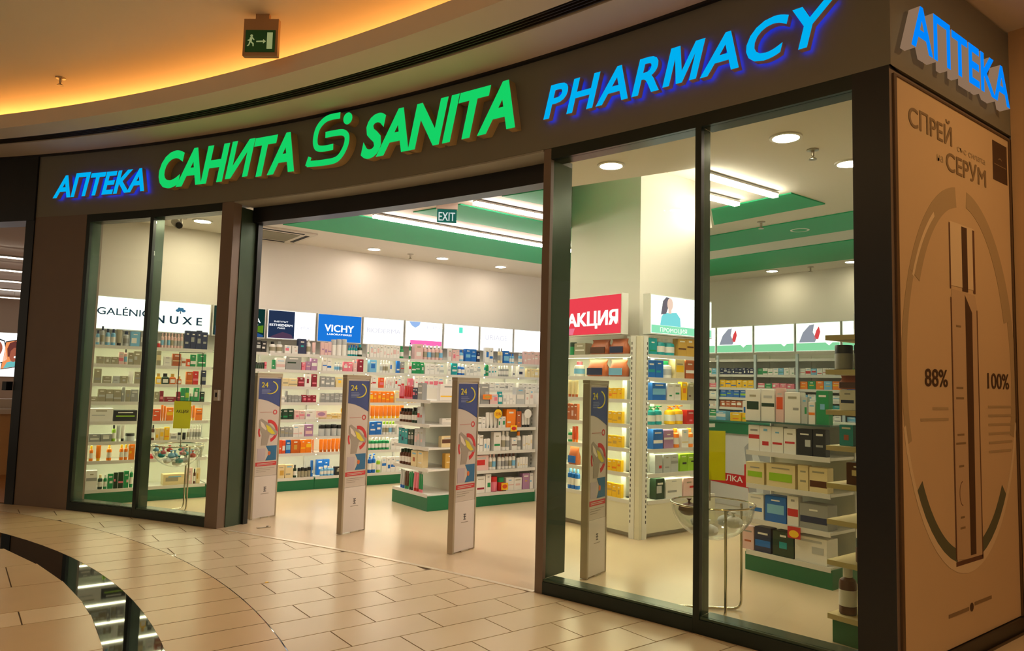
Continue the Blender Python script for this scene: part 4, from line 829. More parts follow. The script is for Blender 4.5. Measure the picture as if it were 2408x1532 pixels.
Li = [[('J', 1338, 1350, 1, 806, 'gn', 'dg'), ('B', 1352, 1378, 1, 808, 'gg', 'w'), ('K', 1384, 1428, 1, 799, 'co', 'bn'), ('K', 1430, 1470, 1, 797, 'co', 'nv')],
      [('C', 1346, 1364, 1, 851, 'w', 'pk'), ('K', 1376, 1422, 1, 846, 'co', 'nv'), ('K', 1428, 1468, 1, 846, 'co', 'lb')],
      [('T', 1335, 1359, 3, 895, 'cr', 'co'), ('B', 1408, 1464, 5, 913, 'ye', 'or')],
      [('B', 1335, 1359, 3, 950, 'co', 'pp'), ('B', 1408, 1464, 5, 968, 'ye', 'gd')],
      [('C', 1335, 1343, 1, 1010, 'gn', 'w'), ('T', 1345, 1359, 2, 1002, 'ro', 'or'), ('B', 1408, 1464, 5, 1024, 'ye', 'gd')],
      [('K', 1334, 1357, 1, 1052, 'co', 'bl'), ('B', 1408, 1462, 5, 1080, 'ye', 'or')],
      [('C', 1334, 1360, 3, 1101, 'bl', 'lb'), ('B', 1408, 1462, 5, 1136, 'ye', 'gd')]]
for k, it in enumerate(Li): stock(5.43, 'x', 5.41, it, CZ[k], 'on the %s column shelf under the red sign' % LEVEL[k if k < 6 else 7], 'products under the red sign', -PI / 2, hmax=(.19, .2, .195, .215, .205, .21, .225)[k])
Ri = [[('B', 1523, 1542, 1, 796, 'tl', 'gn'), ('C', 1544, 1590, 2, 795, 'tl', 'w'), ('B', 1592, 1630, 2, 793, 'gd', 'bn')],
      [('B', 1520, 1557, 2, 846, 'bl', 'tl'), ('C', 1561, 1583, 1, 850, 'w', 'gn'), ('B', 1585, 1607, 1, 845, 'cr', 'ye'), ('B', 1609, 1630, 1, 846, 'co', 'w')],
      [('B', 1531, 1563, 1, 901, 'bl', 'lb'), ('B', 1566, 1598, 2, 902, 'w', 'gn'), ('B', 1600, 1613, 1, 899, 'ye', 'or'), ('B', 1615, 1630, 1, 902, 'gg', 'bn')],
      [('P', 1528, 1558, 2, 955, 'tl', 'gn'), ('P', 1573, 1608, 2, 955, 'ye', 'or'), ('B', 1612, 1631, 1, 965, 'rd', 'pk')],
      [('B', 1533, 1556, 1, 1010, 'bl', 'w'), ('B', 1558, 1581, 1, 1012, 'mv', 'w'), ('C', 1585, 1598, 1, 1008, 'or', 'or'), ('B', 1600, 1616, 1, 1010, 'w', 'cr'), ('C', 1618, 1631, 1, 1008, 'or', 'or')],
      [('B', 1537, 1555, 1, 1070, 'sv', 'rd'), ('B', 1557, 1592, 2, 1067, 'sv', 'gr'), ('B', 1596, 1630, 2, 1066, 'lm', 'dk')],
      [('B', 1539, 1560, 1, 1126, 'dg', 'sv'), ('B', 1563, 1601, 1, 1126, 'w', 'gr'), ('B', 1604, 1631, 1, 1124, 'pp', 'rd')]]
for k, it in enumerate(Ri): stock(4.98, 'y', 4.95, it, CZ[k], 'on the %s shelf right of the slotted corner upright' % LEVEL[k if k < 6 else 7], 'products on the right column shelves', 0, hmax=(.19, .2, .195, .215, .205, .21, .225)[k])

# ------------------------------------------------------------------ right gondola seen through the right window
RZ = [1.225, .977, .704, .42, .16]
FG2 = WX(5.76)
g2 = shelf_unit('gondola', 'white gondola with green plinth and medical device boxes in the right window', 'shelf', FG2, -3.70, -2.94, .42, RZ[1:], .145, GREEN, 1.24, led=False)
part('glass_shelf', MB().fbox(FG2, -3.69, -2.95, 1.213, 1.225, .0, .42), mat('green_glass', (60, 96, 84), .12), g2)
slots(WY(2.94), 5.735, 5.745, .001, .15, 1.2, g2)
Ki = [[('B', 1754, 1789, 1, 916, 'w', 'dg'), ('B', 1791, 1823, 1, 917, 'w', 'dg'), ('B', 1825, 1844, 1, 913, 'pp', 'ro'), ('B', 1846, 1883, 1, 923, 'w', 'gr'), ('B', 1885, 1900, 1, 935, 'sv', 'gn'), ('B', 1902, 1918, 1, 946, 'w', 'or'), ('B', 1920, 1950, 1, 920, 'gn', 'lb')],
      [('B', 1761, 1843, 3, 1001, 'w', 'rd'), ('B', 1844, 1873, 1, 1009, 'w', 'rd'), ('B', 1875, 1911, 1, 1010, 'dk', 'sv'), ('B', 1913, 1943, 1, 1011, 'dk', 'gr')],
      [('B', 1755, 1798, 1, 1088, 'cr', 'lm'), ('B', 1803, 1871, 1, 1093, 'cr', 'lm'), ('B', 1877, 1902, 1, 1095, 'cr', 'gg'), ('B', 1904, 1947, 1, 1101, 'cr', 'bn')],
      [('B', 1760, 1797, 1, 1163, 'w', 'bl'), ('B', 1800, 1850, 1, 1168, 'bl', 'lb'), ('B', 1852, 1879, 1, 1168, 'w', 'rd'), ('B', 1881, 1948, 1, 1187, 'gr', 'nv')],
      [('B', 1746, 1774, 1, 1238, 'pp', 'co'), ('B', 1776, 1814, 1, 1241, 'nv', 'bl'), ('B', 1818, 1868, 1, 1252, 'dg', 'tl'), ('B', 1870, 1946, 1, 1264, 'w', 'sv')]]
for k, it in enumerate(Ki): stock(5.37, 'x', 5.35, it, RZ[k], 'on the %s shelf of the right window gondola' % LEVEL[k if k < 4 else 7], 'boxes on the right window gondola', -PI / 2, maxd=.18, hmax=(.3, .21, .23, .24, .22)[k])
t = thing('price_tag', (5.325, 3.25, .385), 'red and yellow offer tag on the right window gondola', 'tag', 'offer tags')
part('card', MB().fbox(WX(5.326), -3.30, -3.19, .33, .42, 0, .004), pcol('rd'), t); decal(WX(5.326), ellipse(-3.245, .365, .042, .028, 16), pcol('ye'), t, 'yellow_oval', .0055)

# ------------------------------------------------------------------ side wall shelving at the right window
HZ = [1.83, 1.62, 1.375, 1.16, .935, .72, .48, .165]
WOODB = mat('tan_shelf_board', (206, 190, 140), .5)
sd = thing('side_shelf_unit', (4.9, 2.15, 0), 'tan shelf boards over a green plinth behind the corner post', 'shelf')
part('plinth', MB().box(4.28, 5.2, 1.95, 2.36, 0, .15), GREEN, sd); part('back_panel', MB().box(4.28, 5.2, 1.935, 1.95, 0, 1.95), CREAM, sd)
for z in HZ: part('shelf', MB().hexa([(4.26, 1.951, z - .03), (5.2, 1.951, z - .03), (5.2, 2.38, z - .03), (4.26, 2.38, z - .03)], [(4.26, 1.951, z), (5.2, 1.951, z), (5.2, 2.38, z), (4.26, 2.38, z)]), WOODB, sd)
for (kind, y, z, w, dp, h, ck, c2, lb) in [('C', 2.19, 1.83, .10, .10, .19, 'sv', 'w', 'pale round bottle alone on the top tan shelf'), ('J', 2.31, 1.62, .105, .105, .15, 'gr', 'dk', 'left grey jar on the second tan shelf'), ('J', 2.19, 1.62, .105, .105, .15, 'gr', 'dk', 'right grey jar on the second tan shelf'),
        ('K', 2.25, 1.50, .17, .1, .085, 'co', 'bn', 'brown bag lying on top of the white carton on the tan shelves'), ('B', 2.27, 1.375, .10, .08, .122, 'w', 'nv', 'small white carton on the third tan shelf'), ('B', 2.16, 1.375, .09, .08, .12, 'lm', 'w', 'pale lime carton on the third tan shelf'),
        ('B', 2.285, 1.16, .085, .06, .125, 'tl', 'co', 'turquoise carton on the fourth tan shelf'), ('B', 2.175, 1.16, .06, .06, .12, 'cm', 'sv', 'dark red carton on the fourth tan shelf'), ('B', 2.20, .935, .15, .1, .13, 'bn', 'cr', 'brown carton on the fifth tan shelf'),
        ('K', 2.15, .72, .1, .08, .09, 'w', 'lm', 'crumpled white pouch on the sixth tan shelf'), ('J', 2.20, .48, .09, .09, .14, 'bn', 'dg', 'brown jar on the seventh tan shelf'), ('C', 2.30, .165, .10, .10, .275, 'bn', 'w', 'large dark brown bottle with silver cap on the green plinth'), ('C', 2.19, .165, .06, .06, .2, 'cm', 'w', 'slim crimson bottle on the green plinth'), ('T', 2.12, .165, .06, .05, .18, 'tl', 'w', 'teal tube on the green plinth')]:
    product(kind, (4.35, y, z + .0015), -PI / 2, w, dp, h, ck, c2, lb, 'products on the tan side shelves')

# ------------------------------------------------------------------ dispensary wall and counter
FB = WX(9.95)
BZ = [1.93, 1.70, 1.50, 1.35, 1.20, 1.05, .90, .165]
bb = [-8.45, -7.78, -7.11, -6.44, -5.76, -5.08, -4.40, -3.72]
PBL = mat('pale_blue_upright', (190, 206, 214), .45)
for i in range(7):
    nm = ORD[i]
    u = shelf_unit('dispensary_shelf', 'dispensary wall shelf bay, %s from left behind the counter' % nm, 'shelf', FB, bb[i], bb[i + 1], .42, BZ, .15, GREEN, 2.0, 'dispensary shelf bays', led=False, uprights=(False, False))
    part('front_upright', MB().fbox(FB, bb[i] + .002, bb[i] + .04, .15, 2.0, .425, .445), PBL, u)
    o = lightbox('lightbox', WX(9.5), bb[i] + .01, bb[i + 1] - .01, 2.03, 2.44, 'white lightbox with green band, %s from left above the dispensary' % nm, LBW, 'lightboxes above the dispensary')
    f_ = WX(9.5); a, b = bb[i] + .022, bb[i + 1] - .022
    decal(f_, [(a, 2.043), (b, 2.043), (b, 2.15), (b - .1, 2.15), (b - .15, 2.11), (b - .2, 2.15), (a, 2.15)], glow('lit_pale_green', (140, 214, 172), 1.1), o, 'green_band')
    if i in (2, 4): decal(f_, [(a + .04, 2.16), (a + .1, 2.3), (a + .2, 2.4), (a + .27, 2.41), (a + .25, 2.3), (a + .3, 2.2), (a + .28, 2.16)], glow('lit_rose_print', (224, 90, 110) if i == 4 else (150, 150, 176), 1.1), o, 'figure_print'); decal(f_, [(a + .26, 2.2), (a + .3, 2.32), (a + .34, 2.38), (a + .36, 2.3), (a + .33, 2.2)], glow('lit_red_print', (226, 70, 80), 1.1), o, 'red_print')
rows = [('nv', 'w', 9, .1), ('ye', 'bl', 6, .12), ('bl', 'lm', 5, .12), ('co', 'w', 6, .1), ('bl', 'w', 7, .09), ('ro', 'w', 5, .1)]
alt = [[('w', 'rd', 7, .1), ('or', 'ye', 5, .12), ('w', 'lb', 5, .08), ('tl', 'w', 5, .09), ('w', 'gr', 6, .1), ('w', 'pk', 5, .1)], [('w', 'gn', 7, .1), ('pk', 'w', 5, .08), ('w', 'lb', 5, .1), ('w', 'rd', 5, .09), ('lb', 'w', 5, .1), ('gn', 'w', 5, .1)]]
for i in range(1, 6):
    rr = rows if i == 2 else alt[i % 2]
    for k, (c1, c2, n, h) in enumerate(rr):
        wd = (.60) / n
        for j in range(n):
            ckk = c1 if (i == 2 or random.random() < .7) else random.choice(('w', 'lb', 'pk', 'bl', 'or', 'gn'))
            uu = bb[i] + .045 + wd * (j + .5)
            product('B', (9.57, -uu, BZ[k + 1] + .0015), -PI / 2, wd - .006, .06, min(h * random.uniform(.9, 1.05), .118), ckk, c2, '@%s medicine carton|on the %s shelf of the %s dispensary bay' % (PAL[ckk][1], LEVEL[k + 1], ORD[i]), 'medicine cartons behind the counter', 'medicine carton')
ct = thing('counter', (7.8, 4.9, 0), 'white pharmacy counter with a green band and red poster front', 'counter')
part('body', MB().box(7.5, 8.1, 3.2, 6.6, 0, .95), mat('counter_white', (222, 218, 214), .4), ct); part('green_band', MB().box(7.47, 8.1, 3.19, 6.6, .952, 1.08), GREEN, ct); part('worktop', MB().box(7.46, 8.12, 3.18, 6.62, 1.081, 1.10), mat('counter_top_teal', (40, 120, 100), .3), ct)
po = thing('counter_poster', (7.49, 5.4, .5), 'poster on the counter front with a red shape and a grey figure', 'poster')
f_ = WX(7.495)
part('sheet', MB().fbox(f_, -6.5, -4.4, .1, .93, 0, .004), mat('poster_pale', (206, 204, 208), .5), po)
RDP = mat('poster_red', (190, 22, 30), .5); GRP = mat('poster_grey', (150, 152, 158), .5)
decal(f_, [(-5.75, .36), (-5.15, .33), (-5.12, .2), (-5.02, .25), (-5.02, .47), (-5.12, .62), (-5.2, .6), (-5.2, .47), (-5.75, .48)], RDP, po, 'red_shape', .0055); print_text(f_, 'БОЛКА', -5.62, -5.22, .385, .07, mat('poster_white', (238, 232, 230), .5), po, .0065, bold=.02)
decal(f_, [(-5.12, .1), (-5.16, .5), (-5.2, .8), (-5.12, .88), (-4.9, .82), (-4.8, .6), (-4.72, .3), (-4.7, .1)], GRP, po, 'figure_shape', .006); decal(f_, [(-5.02, .12), (-5.05, .5), (-5.1, .74), (-5.04, .78), (-4.96, .6), (-4.94, .12)], mat('poster_light', (198, 200, 206), .5), po, 'figure_highlight', .007)
for i, (yy, w, h, ck, c2, kind) in enumerate([(5.55, .14, .11, 'lb', 'w', 'B'), (5.34, .15, .10, 'ye', 'or', 'B'), (5.17, .15, .10, 'ye', 'lm', 'B'), (5.26, .16, .12, 'w', 'bl', 'B'), (5.03, .11, .1, 'ye', 'w', 'J'), (4.86, .12, .1, 'ye', 'gn', 'J'), (4.72, .1, .09, 'bl', 'nv', 'J')]):
    product(kind, (7.56 + (.14 if i == 3 else 0), yy, 1.1015 if i != 3 else 1.1015), -PI / 2, w, .09, h * (2 if i == 3 else 1), ck, c2, '@%s %s|standing on the pharmacy counter' % (PAL[ck][1], KN[kind][1]), 'goods on the counter')

# ================================================================== ENTRANCE AND WINDOW THINGS
GPOS = [(2.56, 7.79), (3.044, 6.647), (3.517, 5.427), (3.947, 4.206)]
GL = mat('gate_frame', (176, 164, 142), .35, metal=.3); GPNL = mat('gate_panel', (206, 196, 186), .4); GBOT = mat('gate_base_panel', (222, 214, 208), .4)
GBL = mat('gate_blue', (58, 74, 132), .4); GYE = mat('gate_yellow', (222, 208, 60), .4); GRD = mat('gate_red', (200, 50, 54), .45); GGR = mat('gate_grey', (160, 150, 138), .45); GOR = mat('gate_orange', (214, 110, 50), .45); GTX = mat('gate_text', (96, 92, 96), .5)
GLB = ['leftmost security gate with blue topped poster beside the door post', 'second security gate from left with blue topped poster', 'third security gate from left in front of the gondola', 'security gate with blue topped poster behind the right window']
gproto = None
for gi, (gx, gy) in enumerate(GPOS):
    t = thing('security_gate', (0, 0, 0), GLB[gi], 'security gate', 'entrance security gates')
    if gproto:
        for c in gproto.children:
            o = c.copy(); COL.objects.link(o); o.parent = t
        t.location = (gx, gy, 0); t.rotation_euler = (0, 0, math.radians(17.5))
        continue
    gproto = t; x0, x1, y0, y1 = 0, .315, -.06, 0; f_ = WY(y0)
    part('frame', MB().box(x0, x0 + .022, y0, y1, 0.004, 1.50).box(x1 - .014, x1, y0, y1, 0.004, 1.50).box(x0 + .022, x1 - .014, y0, y1, 1.485, 1.50), GL, t)
    part('top_cap', MB().box(x0 - .002, x1 + .002, y0 - .002, y1 + .002, 1.501, 1.525), GL, t)
    part('panel', MB().box(x0 + .0225, x1 - .0145, y0 + .006, y1 - .006, .44, 1.484), GPNL, t)
    part('base_panel', MB().box(x0 + .0225, x1 - .0145, y0 + .004, y1 - .004, .012, .438), GBOT, t)
    f_ = WY(y0 + .006); a, b = x0 + .0235, x1 - .0155; w = b - a; U = lambda k: a + w * k
    decal(f_, [(a, 1.47), (b, 1.47), (b, 1.165)] + [(U(1 - k / 8), 1.165 + .085 * math.sin(PI / 2 * k / 8)) for k in range(1, 9)], GBL, t, 'blue_header', .0018)
    print_text(f_, '24', U(.12), U(.42), 1.375, .055, GYE, t, .003, bold=.02)
    decal(f_, band(U(.52), 1.375, .085, .062, .10, .072, -110, 70), GYE, t, 'yellow_arc', .0026)
    for k in range(4): decal(f_, rect(U(.14), U(.5 + .06 * (k % 2)), 1.35 - .014 * k, 1.356 - .014 * k), mat('gate_fine', (128, 138, 176), .5), t, 'text_line', .0026)
    decal(f_, band(U(.8), 1.11, .016, .016, .026, .026, 0, 360), GRD, t, 'ring_logo', .0018); decal(f_, rect(U(.12), U(.68), 1.107, 1.114), mat('gate_pinkish', (196, 150, 140), .5), t, 'text_line', .0018)
    decal(f_, band(U(.55), .91, .085, .085, .115, .12, -75, 100), GRD, t, 'red_crescent', .0018); decal(f_, band(U(.5), .91, .1, .1, .118, .12, 165, 210), GRD, t, 'red_crescent', .0018)
    decal(f_, [(U(.1), 1.03), (U(.2), 1.045), (U(.55), .99), (U(.95), .90), (U(.9), .86), (U(.6), .87), (U(.5), .76), (U(.22), .76), (U(.25), .88), (U(.1), .96)], GGR, t, 'hand_shape', .0024)
    decal(f_, [(U(.4), .98), (U(.6), .955), (U(.85), .88), (U(.7), .875), (U(.5), .91)], GYE, t, 'bone_shape', .003); decal(f_, [(U(.15), 1.02), (U(.3), .99), (U(.45), .93), (U(.4), .92), (U(.2), .96)], mat('gate_pale', (226, 214, 200), .45), t, 'finger_shape', .003)
    decal(f_, [(U(.45), .755), (U(.95), .755), (U(.95), .6), (U(.45), .6), (U(.62), .68)], mat('gate_teal', (40, 106, 150), .45), t, 'pack_shape', .0018); decal(f_, ellipse(U(.62), .675, .017, .022, 14), GOR, t, 'pack_dot', .0026); decal(f_, rect(U(.08), U(.44), .6, .73), mat('gate_pack', (190, 178, 184), .45), t, 'pack_side', .0016)
    decal(f_, rect(U(.02), U(.97), .545, .585), GRD, t, 'red_bar', .0018); decal(f_, rect(U(.1), U(.9), .568, .573), GPNL, t, 'text_line', .0026); decal(f_, rect(U(.1), U(.8), .556, .561), GPNL, t, 'text_line', .0026)
    for k in range(3): decal(f_, rect(U(.08), U(.9 - .2 * k), .52 - .018 * k, .524 - .018 * k), GGR, t, 'text_line', .0018)
    f_ = WY(y0 + .004)
    for v in (.275, .298, .318): decal(f_, rect(U(.44), U(.56), v, v + .008), GTX, t, 'logo_bar', .0018)
    decal(f_, rect(U(.485), U(.515), .283, .32), GTX, t, 'logo_stem', .0018); decal(f_, rect(U(.32), U(.68), .252, .257), GGR, t, 'text_line', .0018)
    part('floor_foot', MB().box(x0 + .12, x0 + .22, y0 - .004, y0 + .003, 0.001, .012), GL, t)
    t.location = (gx, gy, 0); t.rotation_euler = (0, 0, math.radians(17.5))

def bowl_stand(loc, apex, leg2, label, fill):
    """loc, leg2: feet of the two uprights; apex: floor point where the two floor tubes meet"""
    cx = (loc[0] + leg2[0]) / 2 + (apex[0] - (loc[0] + leg2[0]) / 2) * .35; cy = (loc[1] + leg2[1]) / 2 + (apex[1] - (loc[1] + leg2[1]) / 2) * .35
    t = thing('bowl_stand', (cx, cy, 0), label, 'display stand', 'acrylic bowl stands')
    zr = .72; r = .27
    path = []
    def bend(p, q, s, k=5, rad=.06):
        p, q, s = Vector(p), Vector(q), Vector(s); a = q + (p - q).normalized() * rad; b = q + (s - q).normalized() * rad
        return [a * (1 - i / k) ** 2 + q * 2 * (i / k) * (1 - i / k) + b * (i / k) ** 2 for i in range(k + 1)]
    A_, B_, C_, D_, E_ = (loc[0], loc[1], zr - .01), (loc[0], loc[1], .011), (apex[0], apex[1], .011), (leg2[0], leg2[1], .011), (leg2[0], leg2[1], zr - .01)
    path = [A_] + bend(A_, B_, C_) + bend(B_, C_, D_, rad=.05) + bend(C_, D_, E_) + [E_]
    part('frame_tube', MB().tube(path, .0095, 10), CHROME, t, smooth=True)
    part('rim_ring', MB().tube([(cx + (r + .004) * math.cos(2 * PI * i / 40), cy + (r + .004) * math.sin(2 * PI * i / 40), zr) for i in range(41)], .006, 6), CHROME, t, smooth=True)
    prof = [(r * math.cos(a), zr - .005 - .235 * math.sin(a)) for a in [PI / 2 * i / 14 for i in range(15)]]
    inn = [((r - .006) * math.cos(a), zr - .005 - .229 * math.sin(a)) for a in [PI / 2 * i / 14 for i in range(14, -1, -1)]]
    part('bowl', MB().lathe((cx, cy, 0), [(max(a, .0005), b) for a, b in prof + inn], 36, False), ACRYL, t, smooth=True)
    return t, cx, cy, zr, r
tL, cx, cy, zr, r = bowl_stand((2.12, 8.44), (1.83, 8.62), (2.16, 8.72), 'clear acrylic bowl on bent chrome tube stand behind the left window', 0)
rg = random.Random(11)
def blob(name, c, s, ck, label, group):
    mb = MB(); n = 10
    L = [(.0, .35), (.12, .8), (.4, 1), (.7, .9), (.9, .55), (1, .2)]; vs = []; fs = []
    for z, k in L:
        for i in range(n):
            e = k * (1 + .35 * (rg.random() - .5)); vs.append((c[0] + s[0] * e * math.cos(2 * PI * i / n), c[1] + s[1] * e * math.sin(2 * PI * i / n), c[2] + s[2] * z))
    for j in range(len(L) - 1):
        for i in range(n): fs.append((j * n + i, j * n + (i + 1) % n, (j + 1) * n + (i + 1) % n, (j + 1) * n + i))
    mb.add(vs, fs + [tuple(range(n - 1, -1, -1)), tuple((len(L) - 1) * n + i for i in range(n))])
    t = thing(name, c, label, 'sachet', group); part('wrapper', mb, pcol(ck), t, smooth=True)
    part('knot', MB().lathe((c[0], c[1], c[2] + s[2] * .97), [(.012, 0), (.005, .012), (.02, .03)], 8), pcol(ck), t)
k = 0
for (dx, dy, dz, s, ck) in [(0, 0, -.215, .07, 'w'), (.09, .02, -.19, .055, 'sv'), (-.09, .03, -.19, .055, 'w'), (.0, -.1, -.18, .055, 'tl'), (.0, .11, -.185, .05, 'w'), (-.16, -.02, -.12, .05, 'tl'), (.15, -.05, -.13, .05, 'rd'), (-.08, -.1, -.12, .055, 'lb'), (.06, -.09, -.10, .05, 'tl'), (.17, .06, -.12, .045, 'lb'), (-.02, .01, -.12, .045, 'lb'), (.08, .09, -.11, .05, 'pk'), (-.12, .1, -.11, .05, 'sv'), (-.16, -.1, -.075, .04, 'pk'), (.03, -.17, -.085, .035, 'pp'), (.07, .16, -.07, .03, 'tl'), (-.04, .17, -.08, .045, 'rd'), (-.2, .06, -.06, .04, 'lb'), (.2, -.01, -.06, .035, 'w')]:
    blob('wrapped_sachet', (cx + dx, cy + dy, zr + dz - .01), (s * .75, s * .75, s), ck, '@%s wrapped sachet|lying in the acrylic bowl of the left window' % PAL[ck][1], 'sachets in the left bowl'); k += 1
def card_sign(c, ang, z0, z1, w, label, text, rodz):
    f_ = Fr(c, (math.cos(ang), math.sin(ang))); t = thing('card_sign', (c[0], c[1], rodz), label, 'sign', 'yellow offer cards')
    part('rod', MB().tube([f_.pt(0, rodz, -.006), f_.pt(0, z0 + .05, -.006)], .005, 8), CHROME, t)
    part('card', MB().fbox(f_, -w / 2, w / 2, z0, z1, -.002, .002), paper('yellow_green_card', (232, 228, 70)), t)
    if text: print_text(f_, text, -w * .36, w * .36, (z0 + z1) / 2 + .02, .034, mat('card_ink', (70, 62, 20), .5), t, .0035, bold=.02)
    return t
card_sign((cx + .02, cy - .035), -.66, .90, 1.20, .185, 'yellow paper card with dark Cyrillic word above the left bowl', 'АКЦИЯ', .69)
wf = thing('wire_frame_holder', (2.05, 8.40, 1.3), 'thin black wire frame holder above the yellow card', 'sign holder')
f_ = Fr((2.07, 8.40), (math.cos(-.66), math.sin(-.66)))
for (u0, u1, v0, v1) in ((-.13, -.124, 1.20, 1.73), (.124, .13, 1.20, 1.73), (-.124, .124, 1.724, 1.73), (-.124, .124, 1.2, 1.206)): part('wire', MB().fbox(f_, u0, u1, v0, v1, -.003, .003), SLOT, wf)
tR, cx2, cy2, zr2, r2 = bowl_stand((4.02, 2.93), (4.0, 3.33), (4.33, 3.03), 'clear acrylic bowl on bent chrome tube stand behind the right window', 0)
for i, (dx, dy, dz, s, ck, lb) in enumerate([(-.02, .02, -.205, .075, 'w', 'white wrapped bag at the bottom of the right bowl'), (.13, -.02, -.15, .075, 'sv', 'silver wrapped bag on the right side of the right bowl'), (-.15, .0, -.13, .065, 'sv', 'silver wrapped bag on the left side of the right bowl'), (.02, -.15, -.13, .075, 'w', 'white wrapped bag at the front of the right bowl'), (-.07, .14, -.085, .085, 'bn', 'brown foil bag sticking out of the right bowl')]):
    blob('wrapped_bag', (cx2 + dx, cy2 + dy, zr2 + dz - .01), (s * .85, s * .85, s), ck, lb, 'bags in the right bowl')
card_sign((cx2 + .01, cy2 + .03), -.9, .87, 1.2, .2, 'plain yellow card above the right bowl partly behind the mullion', '', .73)

# ------------------------------------------------------------------ poster on the side wall
PF = WY(1.79); S_ = 1.041
ps = thing('wall_poster', (4.7, 1.775, .1), 'tall beige poster with a spray tube inside a glass ring on the side wall', 'poster')
part('sheet', MB().fbox(PF, 3.93, 5.52, .09, 3.19, .001, .006), mat('poster_beige', (208, 178, 134), .55, var=.06, scale=1.2), ps)
part('frame', MB().fbox(PF, 3.90, 3.93, .088, 3.2, .001, .012).fbox(PF, 5.52, 5.55, .088, 3.2, .001, .012).fbox(PF, 3.93, 5.52, 3.19, 3.2, .001, .012), mat('poster_frame', (84, 60, 34), .5), ps)
PD = Fr((0, 1.784), (1, 0))
PT = mat('poster_taupe', (138, 112, 76), .6); PK = mat('poster_dark_brown', (70, 44, 24), .6); RG = mat('poster_ring_grey', (176, 152, 112), .6); RGD = mat('poster_ring_green', (88, 92, 66), .6); RGL = mat('poster_ring_light', (222, 198, 156), .6); TB = mat('poster_tube', (196, 166, 128), .6); TE = mat('poster_tube_edge', (96, 60, 40), .6)
q = lambda a, z: (a * S_, 1.49 + (z - 1.49) * S_)
cu_, cv_ = 4.74, 1.60
decal(PD, band(cu_, cv_, .66, 1.02, .80, 1.12, 20, 84), RG, ps, 'glass_ring', .0016); decal(PD, band(cu_, cv_, .66, 1.0, .80, 1.12, 96, 150), RG, ps, 'glass_ring', .0016)
decal(PD, band(cu_, cv_, .72, 1.06, .80, 1.12, -20, 20), RG, ps, 'glass_ring', .0016); decal(PD, band(cu_, cv_, .74, 1.06, .80, 1.12, 150, 200), RG, ps, 'glass_ring', .0016)
decal(PD, band(cu_, cv_,   .71, 1.01, .79, 1.10, 215, 258), RGD, ps, 'ring_shadow', .0017); decal(PD, band(cu_, cv_, .70, 1.0, .79, 1.10, 285, 318), RGD, ps, 'ring_shadow', .0017)
decal(PD, band(cu_, cv_, .79, 1.08, .815, 1.135, 195, 345), RGL, ps, 'ring_highlight', .0018); decal(PD, band(cu_, cv_, .74, 1.03, .76, 1.06, 120, 150), RGL, ps, 'ring_highlight', .0019)
tu0, tu1 = 4.56, 4.94
decal(PD, rect(tu0 + .005, tu1 - .03, 2.12, 2.50), RGL, ps, 'tube_cap', .0022)
for a, b, m_ in ((tu0 - .002, tu0 + .012, TE), (tu0 + .17, tu0 + .25, PK), (tu1 - .05, tu1 - .02, TE)): decal(PD, rect(a, b, 2.10, 2.49), m_, ps, 'cap_edge', .0026)
decal(PD, [(tu0, .56), (tu1, .52), (tu1, 2.0), (tu1 - .03, 2.09), (tu0 + .02, 2.10), (tu0, 2.02)], TB, ps, 'tube_body', .0022)
decal(PD, [(tu0 + .20, .56), (tu0 + .28, .56), (tu0 + .30, 1.98), (tu0 + .20, 2.08)], PK, ps, 'tube_shade', .0026); decal(PD, rect(tu0, tu0 + .014, .56, 2.05), TE, ps, 'tube_edge', .0026); decal(PD, rect(tu1 - .014, tu1, .53, 2.0), TE, ps, 'tube_edge', .0026); decal(PD, rect(tu0, tu1, .52, .545), TE, ps, 'tube_base', .0026)
for v, w in ((1.88, .10), (1.52, .14), (1.46, .16), (1.25, .14), (1.2, .2), (1.07, .1), (.78, .08), (.72, .1)): decal(PD, rect(tu0 + .1 - w / 3, tu0 + .1 + w / 3, v, v + .012), PT, ps, 'tube_print', .003)
decal(PD, band(tu0 + .11, .92, .04, .065, .045, .07, 90, 270), TE, ps, 'tube_emblem', .003)
print_text(PD, 'СПРЕЙ', 4.07, 4.63, 2.955, .115, PT, ps, .002, bold=.02); print_text(PD, 'СЕРУМ', 4.54, 5.13, 2.80, .115, PT, ps, .002, bold=.02)
print_text(PD, 'със силата', 4.70, 5.12, 2.945, .04, RG, ps, .002); print_text(PD, 'на', 4.42, 4.50, 2.83, .05, RG, ps, .002)
decal(PD, rect(5.25, 5.49, 2.88, 3.14), PK, ps, 'dark_square', .002); decal(PD, rect(5.27, 5.47, 2.985, 2.99), PT, ps, 'logo_line', .003); decal(PD, band(5.37, 3.02, .02, .012, .03, .02, 20, 160), PT, ps, 'logo_mark', .003)
print_text(PD, '88%', 4.21, 4.50, 1.53, .10, PK, ps, .002, bold=.02); print_text(PD, '100%', 5.07, 5.42, 1.53, .10, PK, ps, .002, bold=.02)
for v, a, b in ((1.40, 4.3, 4.5), (1.34, 4.15, 4.5)): decal(PD, rect(a, b, v, v + .014), RG, ps, 'text_line', .002)
for k in range(6): decal(PD, rect(5.07, 5.47 - .02 * (k % 3), 1.41 - .055 * k, 1.424 - .055 * k), RG, ps, 'text_line', .0021)
decal(PD, rect(4.45, 4.72, .255, .275), PT, ps, 'text_line', .002); decal(PD, rect(4.80, 5.05, .27, .29), PT, ps, 'text_line', .002); decal(PD, ellipse(4.76, .268, .025, .025, 12), PK, ps, 'round_mark', .002)

